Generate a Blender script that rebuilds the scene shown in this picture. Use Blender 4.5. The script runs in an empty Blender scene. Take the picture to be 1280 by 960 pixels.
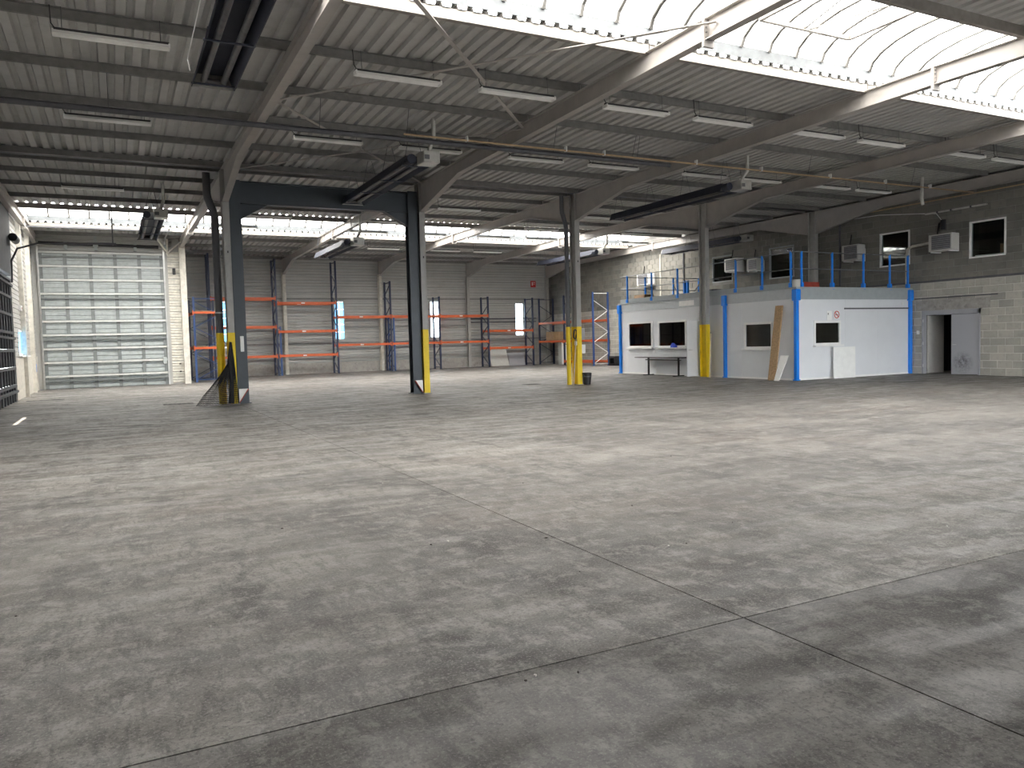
import bpy, bmesh, math, random
from mathutils import Vector, Matrix
random.seed(7)
S = bpy.context.scene
COL = S.collection
PI = math.pi

# ---------------------------------------------------------------- camera
CAM_H = 1.55
YAW, PITCH, ROLL, FPX = 0.468714, 0.054429, 0.02612, 975.2
fw = Vector((math.sin(YAW)*math.cos(PITCH), math.cos(YAW)*math.cos(PITCH), -math.sin(PITCH)))
rt = Vector((math.cos(YAW), -math.sin(YAW), 0)); up = rt.cross(fw)
r2 = math.cos(ROLL)*rt - math.sin(ROLL)*up; u2 = math.sin(ROLL)*rt + math.cos(ROLL)*up
cd = bpy.data.cameras.new('camera'); cam = bpy.data.objects.new('camera', cd); COL.objects.link(cam)
M = Matrix((r2, u2, -fw)).transposed().to_4x4(); M.translation = (0, 0, CAM_H); cam.matrix_world = M
cd.sensor_fit = 'HORIZONTAL'; cd.sensor_width = 36; cd.lens = FPX/1280*36; cd.clip_start = .05; cd.clip_end = 300
S.camera = cam

# ---------------------------------------------------------------- sky, sun, exposure
w = bpy.data.worlds.new('sky'); S.world = w; w.use_nodes = True
bg = w.node_tree.nodes['Background']; bg.inputs[0].default_value = (.89, .94, 1, 1); bg.inputs[1].default_value = 13
sd = bpy.data.lights.new('sun', 'SUN'); sd.energy = 30; sd.angle = math.radians(2); sd.color = (1, .93, .82)
sun = bpy.data.objects.new('sun', sd); COL.objects.link(sun)
sun.rotation_euler = Vector((.62, -.30, -.95)).to_track_quat('-Z', 'Y').to_euler()
VS = S.view_settings; VS.view_transform = 'Standard'; VS.look = 'None'; VS.gamma = 1; VS.use_curve_mapping = False
VS.exposure = .12
S.cycles.diffuse_bounces = 6; S.cycles.max_bounces = 10; S.cycles.sample_clamp_indirect = 20

# ---------------------------------------------------------------- materials
class NT:
    def __init__(s, name):
        s.m = bpy.data.materials.new(name); s.m.use_nodes = True; s.t = s.m.node_tree; s.n = s.t.nodes; s.b = s.n['Principled BSDF']
    def new(s, t, **k):
        x = s.n.new(t)
        for a, v in k.items(): setattr(x, a, v)
        return x
    def link(s, a, b): s.t.links.new(a, b)
    def noise(s, scale, detail=4, rough=.55, vec=None, dist=0):
        x = s.new('ShaderNodeTexNoise'); x.inputs['Scale'].default_value = scale; x.inputs['Detail'].default_value = detail
        x.inputs['Roughness'].default_value = rough; x.inputs['Distortion'].default_value = dist
        if vec: s.link(vec, x.inputs['Vector'])
        return x.outputs['Fac']
    def ramp(s, fac, stops):
        x = s.new('ShaderNodeValToRGB'); e = x.color_ramp.elements
        while len(e) < len(stops): e.new(.5)
        for q, (p, c) in zip(e, stops):
            q.position = p; q.color = (c, c, c, 1) if isinstance(c, (int, float)) else (*c, 1)
        s.link(fac, x.inputs[0]); return x.outputs[0]
    def mix(s, fac, a, b, mode='MIX'):
        x = s.new('ShaderNodeMix', data_type='RGBA', blend_type=mode)
        for v, i in ((fac, 0), (a, 6), (b, 7)):
            if hasattr(v, 'is_linked'): s.link(v, x.inputs[i])
            elif i == 0: x.inputs[0].default_value = v
            else: x.inputs[i].default_value = (*v, 1)
        return x.outputs[2]
    def pos(s, sx=1, sy=1, sz=1):
        g = s.new('ShaderNodeNewGeometry'); m = s.new('ShaderNodeMapping'); m.inputs['Scale'].default_value = (sx, sy, sz)
        s.link(g.outputs['Position'], m.inputs['Vector']); return m.outputs[0]

def mat(name, col, rough=.55, metal=0, var=.18, scale=6, dirt=None, bump=0):
    t = NT(name); p = t.pos()
    f = t.noise(scale, 5, .6, p)
    lo = tuple(c*(1-var) for c in col); hi = tuple(min(1, c*(1+var)) for c in col)
    c = t.ramp(f, [(.3, lo), (.7, hi)])
    if dirt:
        d = t.ramp(t.noise(dirt[0], 8, .7, p), [(dirt[1], 0.), (min(1, dirt[1]+.15), 1.)])
        c = t.mix(d, c, dirt[2])
    t.link(c, t.b.inputs['Base Color']); t.b.inputs['Roughness'].default_value = rough; t.b.inputs['Metallic'].default_value = metal
    if bump:
        bp = t.new('ShaderNodeBump'); bp.inputs['Strength'].default_value = bump; bp.inputs['Distance'].default_value = .01
        t.link(t.noise(scale*6, 4, .6, p), bp.inputs['Height']); t.link(bp.outputs[0], t.b.inputs['Normal'])
    return t.m

def concrete_floor():
    t = NT('worn_concrete'); p = t.pos(); ps = t.pos(.55, 1.6, 1); pd = t.pos(1.5, .5, 1)
    oi = t.new('ShaderNodeObjectInfo')                # per-slab tone: own wear, plus light falloff painted into the near row
    c = t.ramp(t.noise(.33, 5, .6, p, .8), [(.36, (.115, .107, .099)), (.5, (.165, .153, .140)), (.64, (.225, .207, .188))])
    f = t.noise(.9, 14, .72, ps, .35); c = t.mix(t.ramp(f, [(.49, 0.), (.60, .8)]), c, (.300, .282, .257))
    f = t.noise(1.3, 14, .74, pd, .6); c = t.mix(t.ramp(f, [(.50, 0.), (.60, .78)]), c, (.072, .067, .063))
    c = t.mix(t.ramp(t.noise(.40, 5, .6, t.pos(1, 1.3, 1), 1.2), [(.53, 0.), (.66, .5)]), c, (.155, .125, .108))
    c = t.mix(t.ramp(t.noise(5.5, 12, .76, p, .4), [(.50, 0.), (.58, .6)]), c, (.345, .328, .302))
    c = t.mix(t.ramp(t.noise(7.0, 12, .76, pd, .4), [(.51, 0.), (.59, .55)]), c, (.075, .07, .066))
    c = t.mix(t.ramp(t.noise(40, 8, .75, p), [(.52, 0.), (.59, .6)]), c, (.06, .056, .053))
    c = t.mix(t.ramp(t.noise(70, 6, .75, p), [(.54, 0.), (.60, .6)]), c, (.38, .365, .34))
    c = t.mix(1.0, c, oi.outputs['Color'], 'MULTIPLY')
    # tyre scuffs: thin bent streaks
    wv = t.new('ShaderNodeTexWave', wave_type='RINGS'); wv.inputs['Scale'].default_value = .55; wv.inputs['Distortion'].default_value = 9
    wv.inputs['Detail'].default_value = 4; wv.inputs['Detail Scale'].default_value = .7; t.link(p, wv.inputs['Vector'])
    sc = t.ramp(wv.outputs['Fac'], [(.955, 0.), (1., .42)])
    msk = t.ramp(t.noise(.35, 2, .5, t.pos(1.2, .8, 1)), [(.52, 0.), (.62, 1.)])
    mm = t.new('ShaderNodeMath', operation='MULTIPLY'); t.link(sc, mm.inputs[0]); t.link(msk, mm.inputs[1])
    c = t.mix(mm.outputs[0], c, (.09, .083, .075))
    t.link(c, t.b.inputs['Base Color'])
    t.link(t.ramp(t.noise(1.7, 6, .6, ps), [(.42, .46), (.58, .75)]), t.b.inputs['Roughness']); t.b.inputs['Specular IOR Level'].default_value = .35
    bp = t.new('ShaderNodeBump'); bp.inputs['Strength'].default_value = .25; bp.inputs['Distance'].default_value = .004
    t.link(t.noise(30, 6, .7, p), bp.inputs['Height']); t.link(bp.outputs[0], t.b.inputs['Normal'])
    return t.m

def block_mat(name='concrete_block', k=1.0):
    t = NT(name); p = t.pos()
    g = t.new('ShaderNodeNewGeometry'); oi = t.new('ShaderNodeObjectInfo')
    ad = t.new('ShaderNodeMath', operation='ADD'); t.link(g.outputs['Random Per Island'], ad.inputs[0]); t.link(oi.outputs['Random'], ad.inputs[1])
    fr = t.new('ShaderNodeMath', operation='FRACT'); t.link(ad.outputs[0], fr.inputs[0])
    c = t.ramp(fr.outputs[0], [(0, (.225, .22, .195)), (.5, (.29, .28, .245)), (1, (.36, .345, .30))])
    c = t.mix(t.ramp(t.noise(.5, 5, .6, p), [(.4, 0.), (.65, .6)]), c, (.40, .375, .32))
    c = t.mix(t.ramp(t.noise(5, 6, .7, p), [(.5, 0.), (.75, .5)]), c, (.19, .185, .17))
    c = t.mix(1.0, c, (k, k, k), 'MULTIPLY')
    t.link(c, t.b.inputs['Base Color']); t.b.inputs['Roughness'].default_value = .9
    bp = t.new('ShaderNodeBump'); bp.inputs['Strength'].default_value = .4; bp.inputs['Distance'].default_value = .01
    t.link(t.noise(60, 4, .7, p), bp.inputs['Height']); t.link(bp.outputs[0], t.b.inputs['Normal'])
    return t.m

def glass_mat(name, tint=(.75, .8, .8)):
    t = NT(name); o = t.n['Material Output']
    tr = t.new('ShaderNodeBsdfTransparent'); tr.inputs[0].default_value = (*tint, 1)
    gl = t.new('ShaderNodeBsdfGlossy'); gl.inputs['Roughness'].default_value = .02
    fz = t.new('ShaderNodeFresnel'); fz.inputs[0].default_value = 1.5
    mx = t.new('ShaderNodeMixShader'); t.link(fz.outputs[0], mx.inputs[0]); t.link(tr.outputs[0], mx.inputs[1]); t.link(gl.outputs[0], mx.inputs[2])
    t.link(mx.outputs[0], o.inputs[0]); t.n.remove(t.b); return t.m

def milky_mat(name, col, dif=.15):
    t = NT(name); o = t.n['Material Output']
    a = t.new('ShaderNodeBsdfTranslucent'); a.inputs[0].default_value = (*col, 1)
    b = t.new('ShaderNodeBsdfDiffuse'); b.inputs[0].default_value = (*col, 1)
    mx = t.new('ShaderNodeMixShader'); mx.inputs[0].default_value = dif
    t.link(a.outputs[0], mx.inputs[1]); t.link(b.outputs[0], mx.inputs[2]); t.link(mx.outputs[0], o.inputs[0]); t.n.remove(t.b); return t.m

def glow_mat(name, col, s):
    t = NT(name); t.b.inputs['Base Color'].default_value = (.8, .8, .8, 1)
    t.b.inputs['Emission Color'].default_value = (*col, 1); t.b.inputs['Emission Strength'].default_value = s; return t.m

def stained_leaf():
    t = NT('door_leaf_stained'); p = t.pos(); g = t.new('ShaderNodeVectorMath', operation='DISTANCE'); t.link(p, g.inputs[0]); g.inputs[1].default_value = (26, 16.95, .42)
    a = t.ramp(g.outputs['Value'], [(.05, 1.), (.42, 0.)]); n = t.ramp(t.noise(7, 8, .7, p), [(.38, 0.), (.6, 1.)])
    m = t.new('ShaderNodeMath', operation='MULTIPLY'); t.link(a, m.inputs[0]); t.link(n, m.inputs[1])
    t.link(t.mix(m.outputs[0], (.40, .40, .42), (.06, .06, .06)), t.b.inputs['Base Color']); t.b.inputs['Roughness'].default_value = .5
    return t.m

def net_mat():
    return mat('net_black', (.012, .012, .013), .8)

K = dict(
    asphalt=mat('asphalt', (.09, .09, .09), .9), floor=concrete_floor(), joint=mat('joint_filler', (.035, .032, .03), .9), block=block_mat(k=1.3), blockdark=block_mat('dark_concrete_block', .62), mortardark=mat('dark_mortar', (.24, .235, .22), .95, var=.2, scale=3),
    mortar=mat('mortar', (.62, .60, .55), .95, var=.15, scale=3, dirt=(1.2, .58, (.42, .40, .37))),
    deck=mat('roof_deck_painted', (.47, .463, .445), .5, var=.08, scale=2, dirt=(3, .56, (.38, .37, .35))),
    purlin=mat('purlin_galvanised', (.20, .195, .185), .6, .1, dirt=(5, .62, (.14, .132, .125))),
    edge=mat('edge_purlin_paint', (.25, .228, .203), .5, dirt=(7, .62, (.2, .18, .155))),
    rib=mat('rooflight_rib_steel', (.13, .125, .115), .5), curb=mat('rooflight_curb_zinc', (.12, .13, .135), .45, .1),
    rafter=mat('rafter_paint', (.40, .372, .345), .5, var=.08, scale=3, dirt=(4, .66, (.33, .305, .28))),
    column=mat('column_paint', (.37, .36, .335), .5, var=.08, dirt=(5, .64, (.27, .26, .24))),
    palecol=mat('pale_column_paint', (.60, .57, .50), .6, dirt=(5, .62, (.42, .39, .33))),
    dark=mat('dark_frame_paint', (.045, .056, .067), .45, var=.08, dirt=(6, .7, (.08, .085, .09))),
    yellow=mat('yellow_paint', (.86, .61, .008), .5, var=.08, dirt=(14, .68, (.18, .14, .05))),
    siding=mat('siding_steel', (.43, .425, .40), .45, var=.06, scale=1.5, dirt=(.9, .58, (.36, .345, .30))),
    plinth=mat('plinth_concrete', (.36, .34, .31), .9, dirt=(4, .55, (.22, .21, .19)), bump=.4),
    galv=mat('door_galvanised', (.40, .43, .425), .5, .1, var=.12, dirt=(2, .6, (.30, .32, .32))), galvstile=mat('stile_galvanised', (.20, .215, .21), .5, .1),
    galvrib=mat('rib_galvanised', (.60, .61, .575), .5, .1, var=.1),
    galvdark=mat('door_dark_steel', (.075, .08, .085), .8, 0),
    steel=mat('bright_steel', (.62, .62, .60), .3, .8, var=.1),
    office=mat('office_panel_grey', (.71, .725, .74), .5, var=.03, scale=1, dirt=(2.5, .66, (.61, .62, .63))),
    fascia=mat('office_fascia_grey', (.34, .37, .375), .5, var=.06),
    blue=mat('office_blue_paint', (.0, .20, .76), .4, var=.05), railgrey=mat('rail_grey', (.20, .21, .22), .45, .4),
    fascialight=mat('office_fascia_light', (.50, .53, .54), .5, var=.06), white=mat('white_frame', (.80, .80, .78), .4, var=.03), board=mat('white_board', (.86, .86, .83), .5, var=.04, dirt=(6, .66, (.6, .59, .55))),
    rackblue=mat('rack_navy_paint', (.013, .022, .062), .45, var=.1, dirt=(9, .7, (.04, .05, .07))),
    rackmid=mat('rack_mid_blue_paint', (.028, .07, .21), .45, var=.1, dirt=(9, .7, (.10, .13, .2))),
    orange=mat('beam_orange_paint', (.62, .115, .028), .45, var=.1, dirt=(8, .7, (.35, .1, .05))),
    wood=mat('shelf_wood', (.42, .27, .16), .7, scale=12), wood2=mat('pale_wood', (.58, .43, .26), .75, scale=12), osb=mat('chipboard', (.42, .28, .15), .8, var=.35, scale=25, dirt=(18, .6, (.24, .14, .07))),
    card=mat('cardboard', (.36, .24, .13), .85, scale=4), black=mat('black_plastic', (.014, .014, .015), .45, var=.1),
    heater=mat('heater_navy_steel', (.028, .032, .05), .6, .1, var=.2), tube=mat('burner_tube_steel', (.13, .125, .125), .45, .5, var=.3, dirt=(6, .55, (.14, .09, .06))),
    zinc=mat('heater_zinc', (.55, .54, .50), .35, .5, var=.15), copper=mat('gas_pipe_ochre', (.50, .36, .21), .4, .3),
    conduit=mat('dark_pipe', (.10, .10, .11), .5, .3), downpipe=mat('downpipe_grey', (.085, .085, .09), .5, var=.1),
    lampw=mat('lamp_white', (.88, .87, .84), .4, var=.05, dirt=(8, .72, (.72, .70, .66))), lampd=mat('lamp_dark_slot', (.03, .03, .03), .5),
    glass=glass_mat('window_glass'), milky=milky_mat('rooflight_sheet', (.76, .735, .705)), frost=milky_mat('frosted_pane', (.80, .88, .92)),
    frostblue=milky_mat('frosted_blue_pane', (.26, .42, .55)),
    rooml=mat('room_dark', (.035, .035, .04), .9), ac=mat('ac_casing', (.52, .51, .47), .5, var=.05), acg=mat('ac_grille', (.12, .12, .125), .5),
    red=mat('sign_red', (.55, .03, .03), .5, var=.04), net=net_mat(), bluecloth=mat('cap_blue', (.008, .05, .55), .7), mould=mat('grime_black', (.06, .06, .06), .9),
    doorgrey=mat('door_grey_paint', (.36, .36, .38), .5, var=.04, dirt=(5, .63, (.28, .28, .29))), doorpale=mat('door_pale_paint', (.55, .53, .49), .5, var=.05),
    lit=glow_mat('lit_tube', (1, .97, .9), 2.5), drain=mat('drain_iron', (.05, .045, .04), .7, .3), brush=mat('broom_handle_cream', (.62, .55, .40), .6),
    redgrey=mat('red_crate', (.40, .06, .035), .6), debris=mat('debris_dark', (.07, .06, .05), .9), debrisl=mat('debris_pale', (.75, .73, .68), .8),
)

# ---------------------------------------------------------------- mesh helpers
class MB:
    def __init__(s): s.v = []; s.f = []
    def add(s, vs, fs):
        n = len(s.v); s.v += [tuple(p) for p in vs]; s.f += [tuple(i+n for i in f) for f in fs]; return s
    def box(s, x0, x1, y0, y1, z0, z1):
        vs = [(x, y, z) for z in (z0, z1) for y in (y0, y1) for x in (x0, x1)]
        return s.add(vs, [(0, 2, 3, 1), (4, 5, 7, 6), (0, 1, 5, 4), (2, 6, 7, 3), (0, 4, 6, 2), (1, 3, 7, 5)])
    def cbox(s, x0, x1, y0, y1, z0, z1, c=.01):      # chamfered box
        x0, x1 = sorted((x0, x1)); y0, y1 = sorted((y0, y1)); z0, z1 = sorted((z0, z1))
        c = min(c, (x1-x0)*.45, (y1-y0)*.45, (z1-z0)*.45); bm = bmesh.new()
        for z in (z0, z1):
            for y in (y0, y1):
                for x in (x0, x1): bm.verts.new((x, y, z))
        bm.verts.ensure_lookup_table()
        for q in [(0, 2, 3, 1), (4, 5, 7, 6), (0, 1, 5, 4), (2, 6, 7, 3), (0, 4, 6, 2), (1, 3, 7, 5)]: bm.faces.new([bm.verts[i] for i in q])
        bmesh.ops.bevel(bm, geom=bm.edges[:], offset=c, segments=1, affect='EDGES')
        bm.verts.index_update(); s.add([v.co[:] for v in bm.verts], [[v.index for v in f.verts] for f in bm.faces]); bm.free(); return s
    def bar(s, a, b, wd, ht, up=(0, 0, 1)):           # rectangular bar from a to b
        a = Vector(a); b = Vector(b); d = (b-a).normalized(); u = Vector(up)
        if abs(d.dot(u)) > .98: u = Vector((1, 0, 0))
        sd = d.cross(u).normalized(); u = sd.cross(d).normalized()
        vs = [p + sd*(i*wd/2) + u*(j*ht/2) for p in (a, b) for i, j in ((-1, -1), (1, -1), (1, 1), (-1, 1))]
        return s.add(vs, [(3, 2, 1, 0), (4, 5, 6, 7), (0, 1, 5, 4), (1, 2, 6, 5), (2, 3, 7, 6), (3, 0, 4, 7)])
    def tube(s, pts, r, n=8, cap=True):
        pts = [Vector(p) for p in pts]; rings = []; ref = None
        for i, p in enumerate(pts):
            d = ((pts[i+1]-p) if i == 0 else (p-pts[i-1]) if i == len(pts)-1 else ((pts[i+1]-p).normalized()+(p-pts[i-1]).normalized())).normalized()
            if ref is None: ref = Vector((0, 0, 1)) if abs(d.z) < .9 else Vector((1, 0, 0))
            sd = d.cross(ref).normalized(); u = sd.cross(d); ref = u
            rr = r[i] if isinstance(r, (list, tuple)) else r
            rings.append([p + (sd*math.cos(2*PI*k/n) + u*math.sin(2*PI*k/n))*rr for k in range(n)])
        vs = [v for ring in rings for v in ring]; fs = []
        for i in range(len(pts)-1):
            for k in range(n): a = i*n+k; b = i*n+(k+1) % n; fs.append((a, b, b+n, a+n))
        if cap: fs += [tuple(range(n))[::-1], tuple((len(pts)-1)*n+k for k in range(n))]
        return s.add(vs, fs)
    def prism(s, poly, ax, lo, hi):                   # polygon in the two other axes, extruded along ax
        def P(q, t): return {'x': (t, q[0], q[1]), 'y': (q[0], t, q[1]), 'z': (q[0], q[1], t)}[ax]
        n = len(poly); vs = [P(q, lo) for q in poly] + [P(q, hi) for q in poly]
        return s.add(vs, [tuple(range(n))[::-1], tuple(range(n, 2*n))] + [(i, (i+1) % n, n+(i+1) % n, n+i) for i in range(n)])
    def sheet(s, prof, ax, lo, hi):                   # open profile extruded along ax
        def P(q, t): return {'x': (t, q[0], q[1]), 'y': (q[0], t, q[1]), 'z': (q[0], q[1], t)}[ax]
        n = len(prof); return s.add([P(q, lo) for q in prof] + [P(q, hi) for q in prof], [(i, i+1, n+i+1, n+i) for i in range(n-1)])
    def lathe(s, prof, c, n=16):
        vs = []; fs = []
        for r, z in prof: vs += [(c[0]+r*math.cos(2*PI*k/n), c[1]+r*math.sin(2*PI*k/n), c[2]+z) for k in range(n)]
        for i in range(len(prof)-1):
            for k in range(n): a = i*n+k; b = i*n+(k+1) % n; fs.append((a, b, b+n, a+n))
        return s.add(vs, fs)

def obj(name, mb, m, parent=None, stuff=False, fix=True):
    me = bpy.data.meshes.new(name); vs = mb.v
    if parent is not None:
        q = parent; off = Vector((0, 0, 0))
        while q is not None: off += q.location; q = q.parent
        if off.length > 1e-6: vs = [(x-off.x, y-off.y, z-off.z) for x, y, z in vs]
    me.from_pydata(vs, [], mb.f); me.materials.append(K[m] if isinstance(m, str) else m)
    if fix:
        bm = bmesh.new(); bm.from_mesh(me); bmesh.ops.recalc_face_normals(bm, faces=bm.faces[:]); bm.to_mesh(me); bm.free()
    o = bpy.data.objects.new(name, me); COL.objects.link(o)
    if parent is not None: o.parent = parent
    if stuff: o['kind'] = 'stuff'
    return o
def inst(name, src, parent, loc):                     # another piece sharing src's mesh
    o = bpy.data.objects.new(name, src.data); COL.objects.link(o); o.parent = parent; o.location = loc; return o
LABELS = {}
def tag(o, label, cat, group=None):
    assert 4 <= len(label.split()) <= 16, label
    assert label not in LABELS or group, label
    LABELS[label] = 1
    o['label'] = label; o['category'] = cat
    if group: o['group'] = group
    return o
def thing(name, label, cat, loc=(0, 0, 0), group=None):
    o = bpy.data.objects.new(name, None); o.empty_display_size = .2; COL.objects.link(o); o.location = loc; return tag(o, label, cat, group)
def setting(name, loc=(0, 0, 0)):
    o = bpy.data.objects.new(name, None); COL.objects.link(o); o.location = loc; o['kind'] = 'structure'; return o
def smooth(o, ang=40):
    for p in o.data.polygons: p.use_smooth = True
    o.data.set_sharp_from_angle(angle=math.radians(ang)); return o
def holed(mb, ax, a, b, u0, u1, z0, z1, holes):       # wall slab between a and b on axis ax, with rectangular holes (u0,u1,z0,z1)
    us = sorted({u0, u1, *[min(max(h[i], u0), u1) for h in holes for i in (0, 1)]}); zs = sorted({z0, z1, *[min(max(h[i], z0), z1) for h in holes for i in (2, 3)]})
    for i in range(len(us)-1):
        k = 0
        while k < len(zs)-1:
            um = (us[i]+us[i+1])/2
            solid = lambda q: not any(h[0] < um < h[1] and h[2] < (zs[q]+zs[q+1])/2 < h[3] for h in holes)
            if not solid(k): k += 1; continue
            j = k
            while j+1 < len(zs)-1 and solid(j+1): j += 1
            if ax == 'x': mb.box(a, b, us[i], us[i+1], zs[k], zs[j+1])
            else: mb.box(us[i], us[i+1], a, b, zs[k], zs[j+1])
            k = j+1
    return mb
def cut(a, b, holes):                                 # [a,b] minus intervals
    segs = [(a, b)]
    for h0, h1 in holes:
        segs = [q for s0, s1 in segs for q in ((s0, min(s1, h0)), (max(s0, h1), s1)) if q[1]-q[0] > .03]
    return segs

# ---------------------------------------------------------------- levels of the hall
FX = [-2.82, 2.9, 8.64, 14.25, 19.94, 25.68]           # portal frames
XL, XR, YN, YV, YB, YD = -3.0, 26.0, -3.4, 23.1, 45.5, 38.95
RIDGE = (9.85, 33.7); SKY = ((8.28, 11.34), (31.5, 35.95))
def ztop(y):                                          # top of the rafters
    r = RIDGE[0] if y < YV else RIDGE[1]
    return 6.58 - .006*abs(y-r)
PUR = .14
def zdeck(y): return ztop(y) + PUR

# floor: slabs with open joints
fl = setting('floor')
obj('joint_filler', MB().box(XL-.3, XR+3.2, YN-.3, YB+.3, -.2, -.012), 'joint', fl)
xs = [XL-.3, 3.01, 8.36, 14.1, 20.0, XR+3.2]; ys = [YN-.3, 3.2, 9.62, 16.3, 23.0, 29.5, 36, YB+.3]
gx = {3.01: .005, 8.36: .0025}; gy = {3.2: .005, 9.62: .003}
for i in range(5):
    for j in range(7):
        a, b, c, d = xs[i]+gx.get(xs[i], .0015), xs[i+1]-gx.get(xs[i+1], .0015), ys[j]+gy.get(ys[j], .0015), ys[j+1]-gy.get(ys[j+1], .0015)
        sl = obj('slab', MB().box(a, b, c, d, -.05, 0), 'floor', fl); k = {(0, 0): .74, (1, 0): .62, (2, 0): .62, (3, 0): .66, (4, 0): .66, (0, 1): .86, (1, 1): .95}.get((i, j), random.uniform(.97, 1.05)); k *= (.86 if j == 0 else .97); sl.color = (k, k, k, 1)  # near row darker: dirt, and light falloff towards the camera put into the tone

# ceiling: trapezoidal roof sheets, purlins
ce = setting('ceiling')
def deck(x0, x1, y0, y1):
    pitch = .262; n = round((x1-x0)/pitch); pitch = (x1-x0)/n; pr = []
    for i in range(n):
        x = x0+i*pitch; pr += [(x, 0), (x+pitch*.5, 0), (x+pitch*.60, .065), (x+pitch*.90, .065)]
    pr.append((x1, 0)); mb = MB(); k = len(pr)
    mb.add([(x, y0, zdeck(y0)+z) for x, z in pr] + [(x, y1, zdeck(y1)+z) for x, z in pr], [(i, i+1, k+i+1, k+i) for i in range(k-1)])
    return mb
spans = [(YN-.2, SKY[0][0]), (SKY[0][1], YV-.15), (YV+.15, SKY[1][0]), (SKY[1][1], YB+.2)]
BX = [XL-.2] + FX[1:5] + [XR+.2]
for i in range(5):
    for y0, y1 in (spans if i < 4 else [spans[0], SKY[0]]+spans[1:]): obj('roof_sheet', deck(BX[i], BX[i+1], y0, y1), 'deck', ce, fix=False)
PY = [-2.6, -.4, 1.8, 4.0, 6.3, 8.2, 11.42, 13.65, 15.9, 18.05, 20.55, 22.75, 23.5, 25.25, 27.3, 29.4, 31.42, 36.03, 38.3, 40.9, 43.2, 45.2]
for i in range(5):
    for y in PY:
        z = ztop(y); e = min(abs(y-q) for q in (8.2, 11.42, 31.42, 36.03)) < .01
        s = 1 if (y > 9.85 and y < 23) or y > 34 else -1
        mb = MB(); a, b = FX[i]+.01, FX[i+1]-.01
        if e: mb.box(a, b, y-.05, y+.05, z-.03, z+PUR)
        else:
            mb.box(a, b, y-.006, y+.006, z, z+PUR); mb.box(a, b, min(y, y+s*.06), max(y, y+s*.06), z, z+.008)
            mb.box(a, b, min(y, y-s*.06), max(y, y-s*.06), z+PUR-.008, z+PUR)
        obj('purlin', mb, 'edge' if e else 'purlin', ce)
obj('valley_gutter', MB().box(XL-.2, XR+.2, YV-.2, YV+.2, ztop(YV)+.05, ztop(YV)+.32), 'conduit', ce)

# barrel rooflights over the ridges, one run per bay
wn = 0
def rooflight(x0, x1, y0, y1):
    global wn; wn += 1
    g = setting('window_%d' % wn); zb = zdeck(y0)+.06; zc = zb+.20; rise = .55; n = 10; seg = 10
    yc, hw = (y0+y1)/2, (y1-y0)/2
    arc = [(yc-hw*math.cos(PI*k/seg), zc+rise*math.sin(PI*k/seg)) for k in range(seg+1)]
    for yy, d in ((y0, 1), (y1, -1)): obj('curb', MB().box(x0, x1, min(yy-d*.03, yy), max(yy-d*.03, yy), zb+.005, zc+.02), 'curb', g)
    n = 8; p = (x1-x0)/n; src = None
    for k in range(n):
        if src is None: src = obj('glazing_sheet', MB().sheet(arc, 'x', x0+.01, x0+p-.01), 'milky', g, fix=False)
        else: inst('glazing_sheet', src, g, (k*p, 0, 0))
    rib = MB(); ir = [(yc-(hw-.02)*math.cos(PI*k/seg), zc-.02+(rise-.02)*math.sin(PI*k/seg)) for k in range(seg+1)]
    for k in range(seg): rib.bar((x0, *ir[k]), (x0, *ir[k+1]), .04, .065, (1, 0, 0))
    rs = obj('arch_rib', rib, 'rib', g)
    for k in range(1, n+1): inst('arch_rib', rs, g, (k*p, 0, 0))
    for xx in ((x0,) if x0 < -2 else (x1,) if x1 > 25 or (x1 > 20 and y0 < 20) else ()):
        obj('end_panel', MB().prism(arc, 'x', xx-.01, xx+.01), 'milky', g)
    return g
for i in range(5):
    for y0, y1 in SKY:
        if i == 4 and y0 < 20: continue
        g = rooflight(FX[i], FX[i+1], y0, y1)
        if i == 2 and y0 < 20:                        # hatch frame of the smoke vent
            z = zdeck(y0)+.5; mb = MB()
            for a, b in (((10.6, 9.0), (12.9, 9.0)), ((10.6, 10.7), (12.9, 10.7)), ((10.6, 9.0), (10.6, 10.7)), ((12.9, 9.0), (12.9, 10.7))): mb.bar((*a, z), (*b, z), .07, .07)
            obj('vent_frame', mb, 'edge', g); obj('vent_strut', MB().bar((11.1, 9.0, z), (11.7, 10.7, z), .025, .025), 'purlin', g)
            obj('vent_strut', MB().bar((12.4, 9.0, z), (11.8, 10.7, z), .025, .025), 'purlin', g)

# walls
def tray_rows(parent, ax, at, d, u0, u1, z0, z1, holes, m='siding', ht=.335):
    z = z0
    while z < z1-.05:
        t = min(z+ht, z1)
        for s0, s1 in cut(u0, u1, [(h[0], h[1]) for h in holes if h[2] < (z+t)/2 < h[3]]):
            pr = [(0, z+.012), (.03, z+.03), (.03, z+ht*.42), (.008, z+ht*.47), (.008, z+ht*.53), (.03, z+ht*.58), (.03, t-.03), (0, t-.012)]
            if ax == 'y': mb = MB().prism([(at+d*q, zz) for q, zz in pr], 'x', s0+.004, s1-.004)
            else:
                mb = MB().prism([(at+d*q, zz) for q, zz in pr], 'y', s0+.004, s1-.004)
            obj('siding_panel', mb, m, parent)
        z = t
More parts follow.
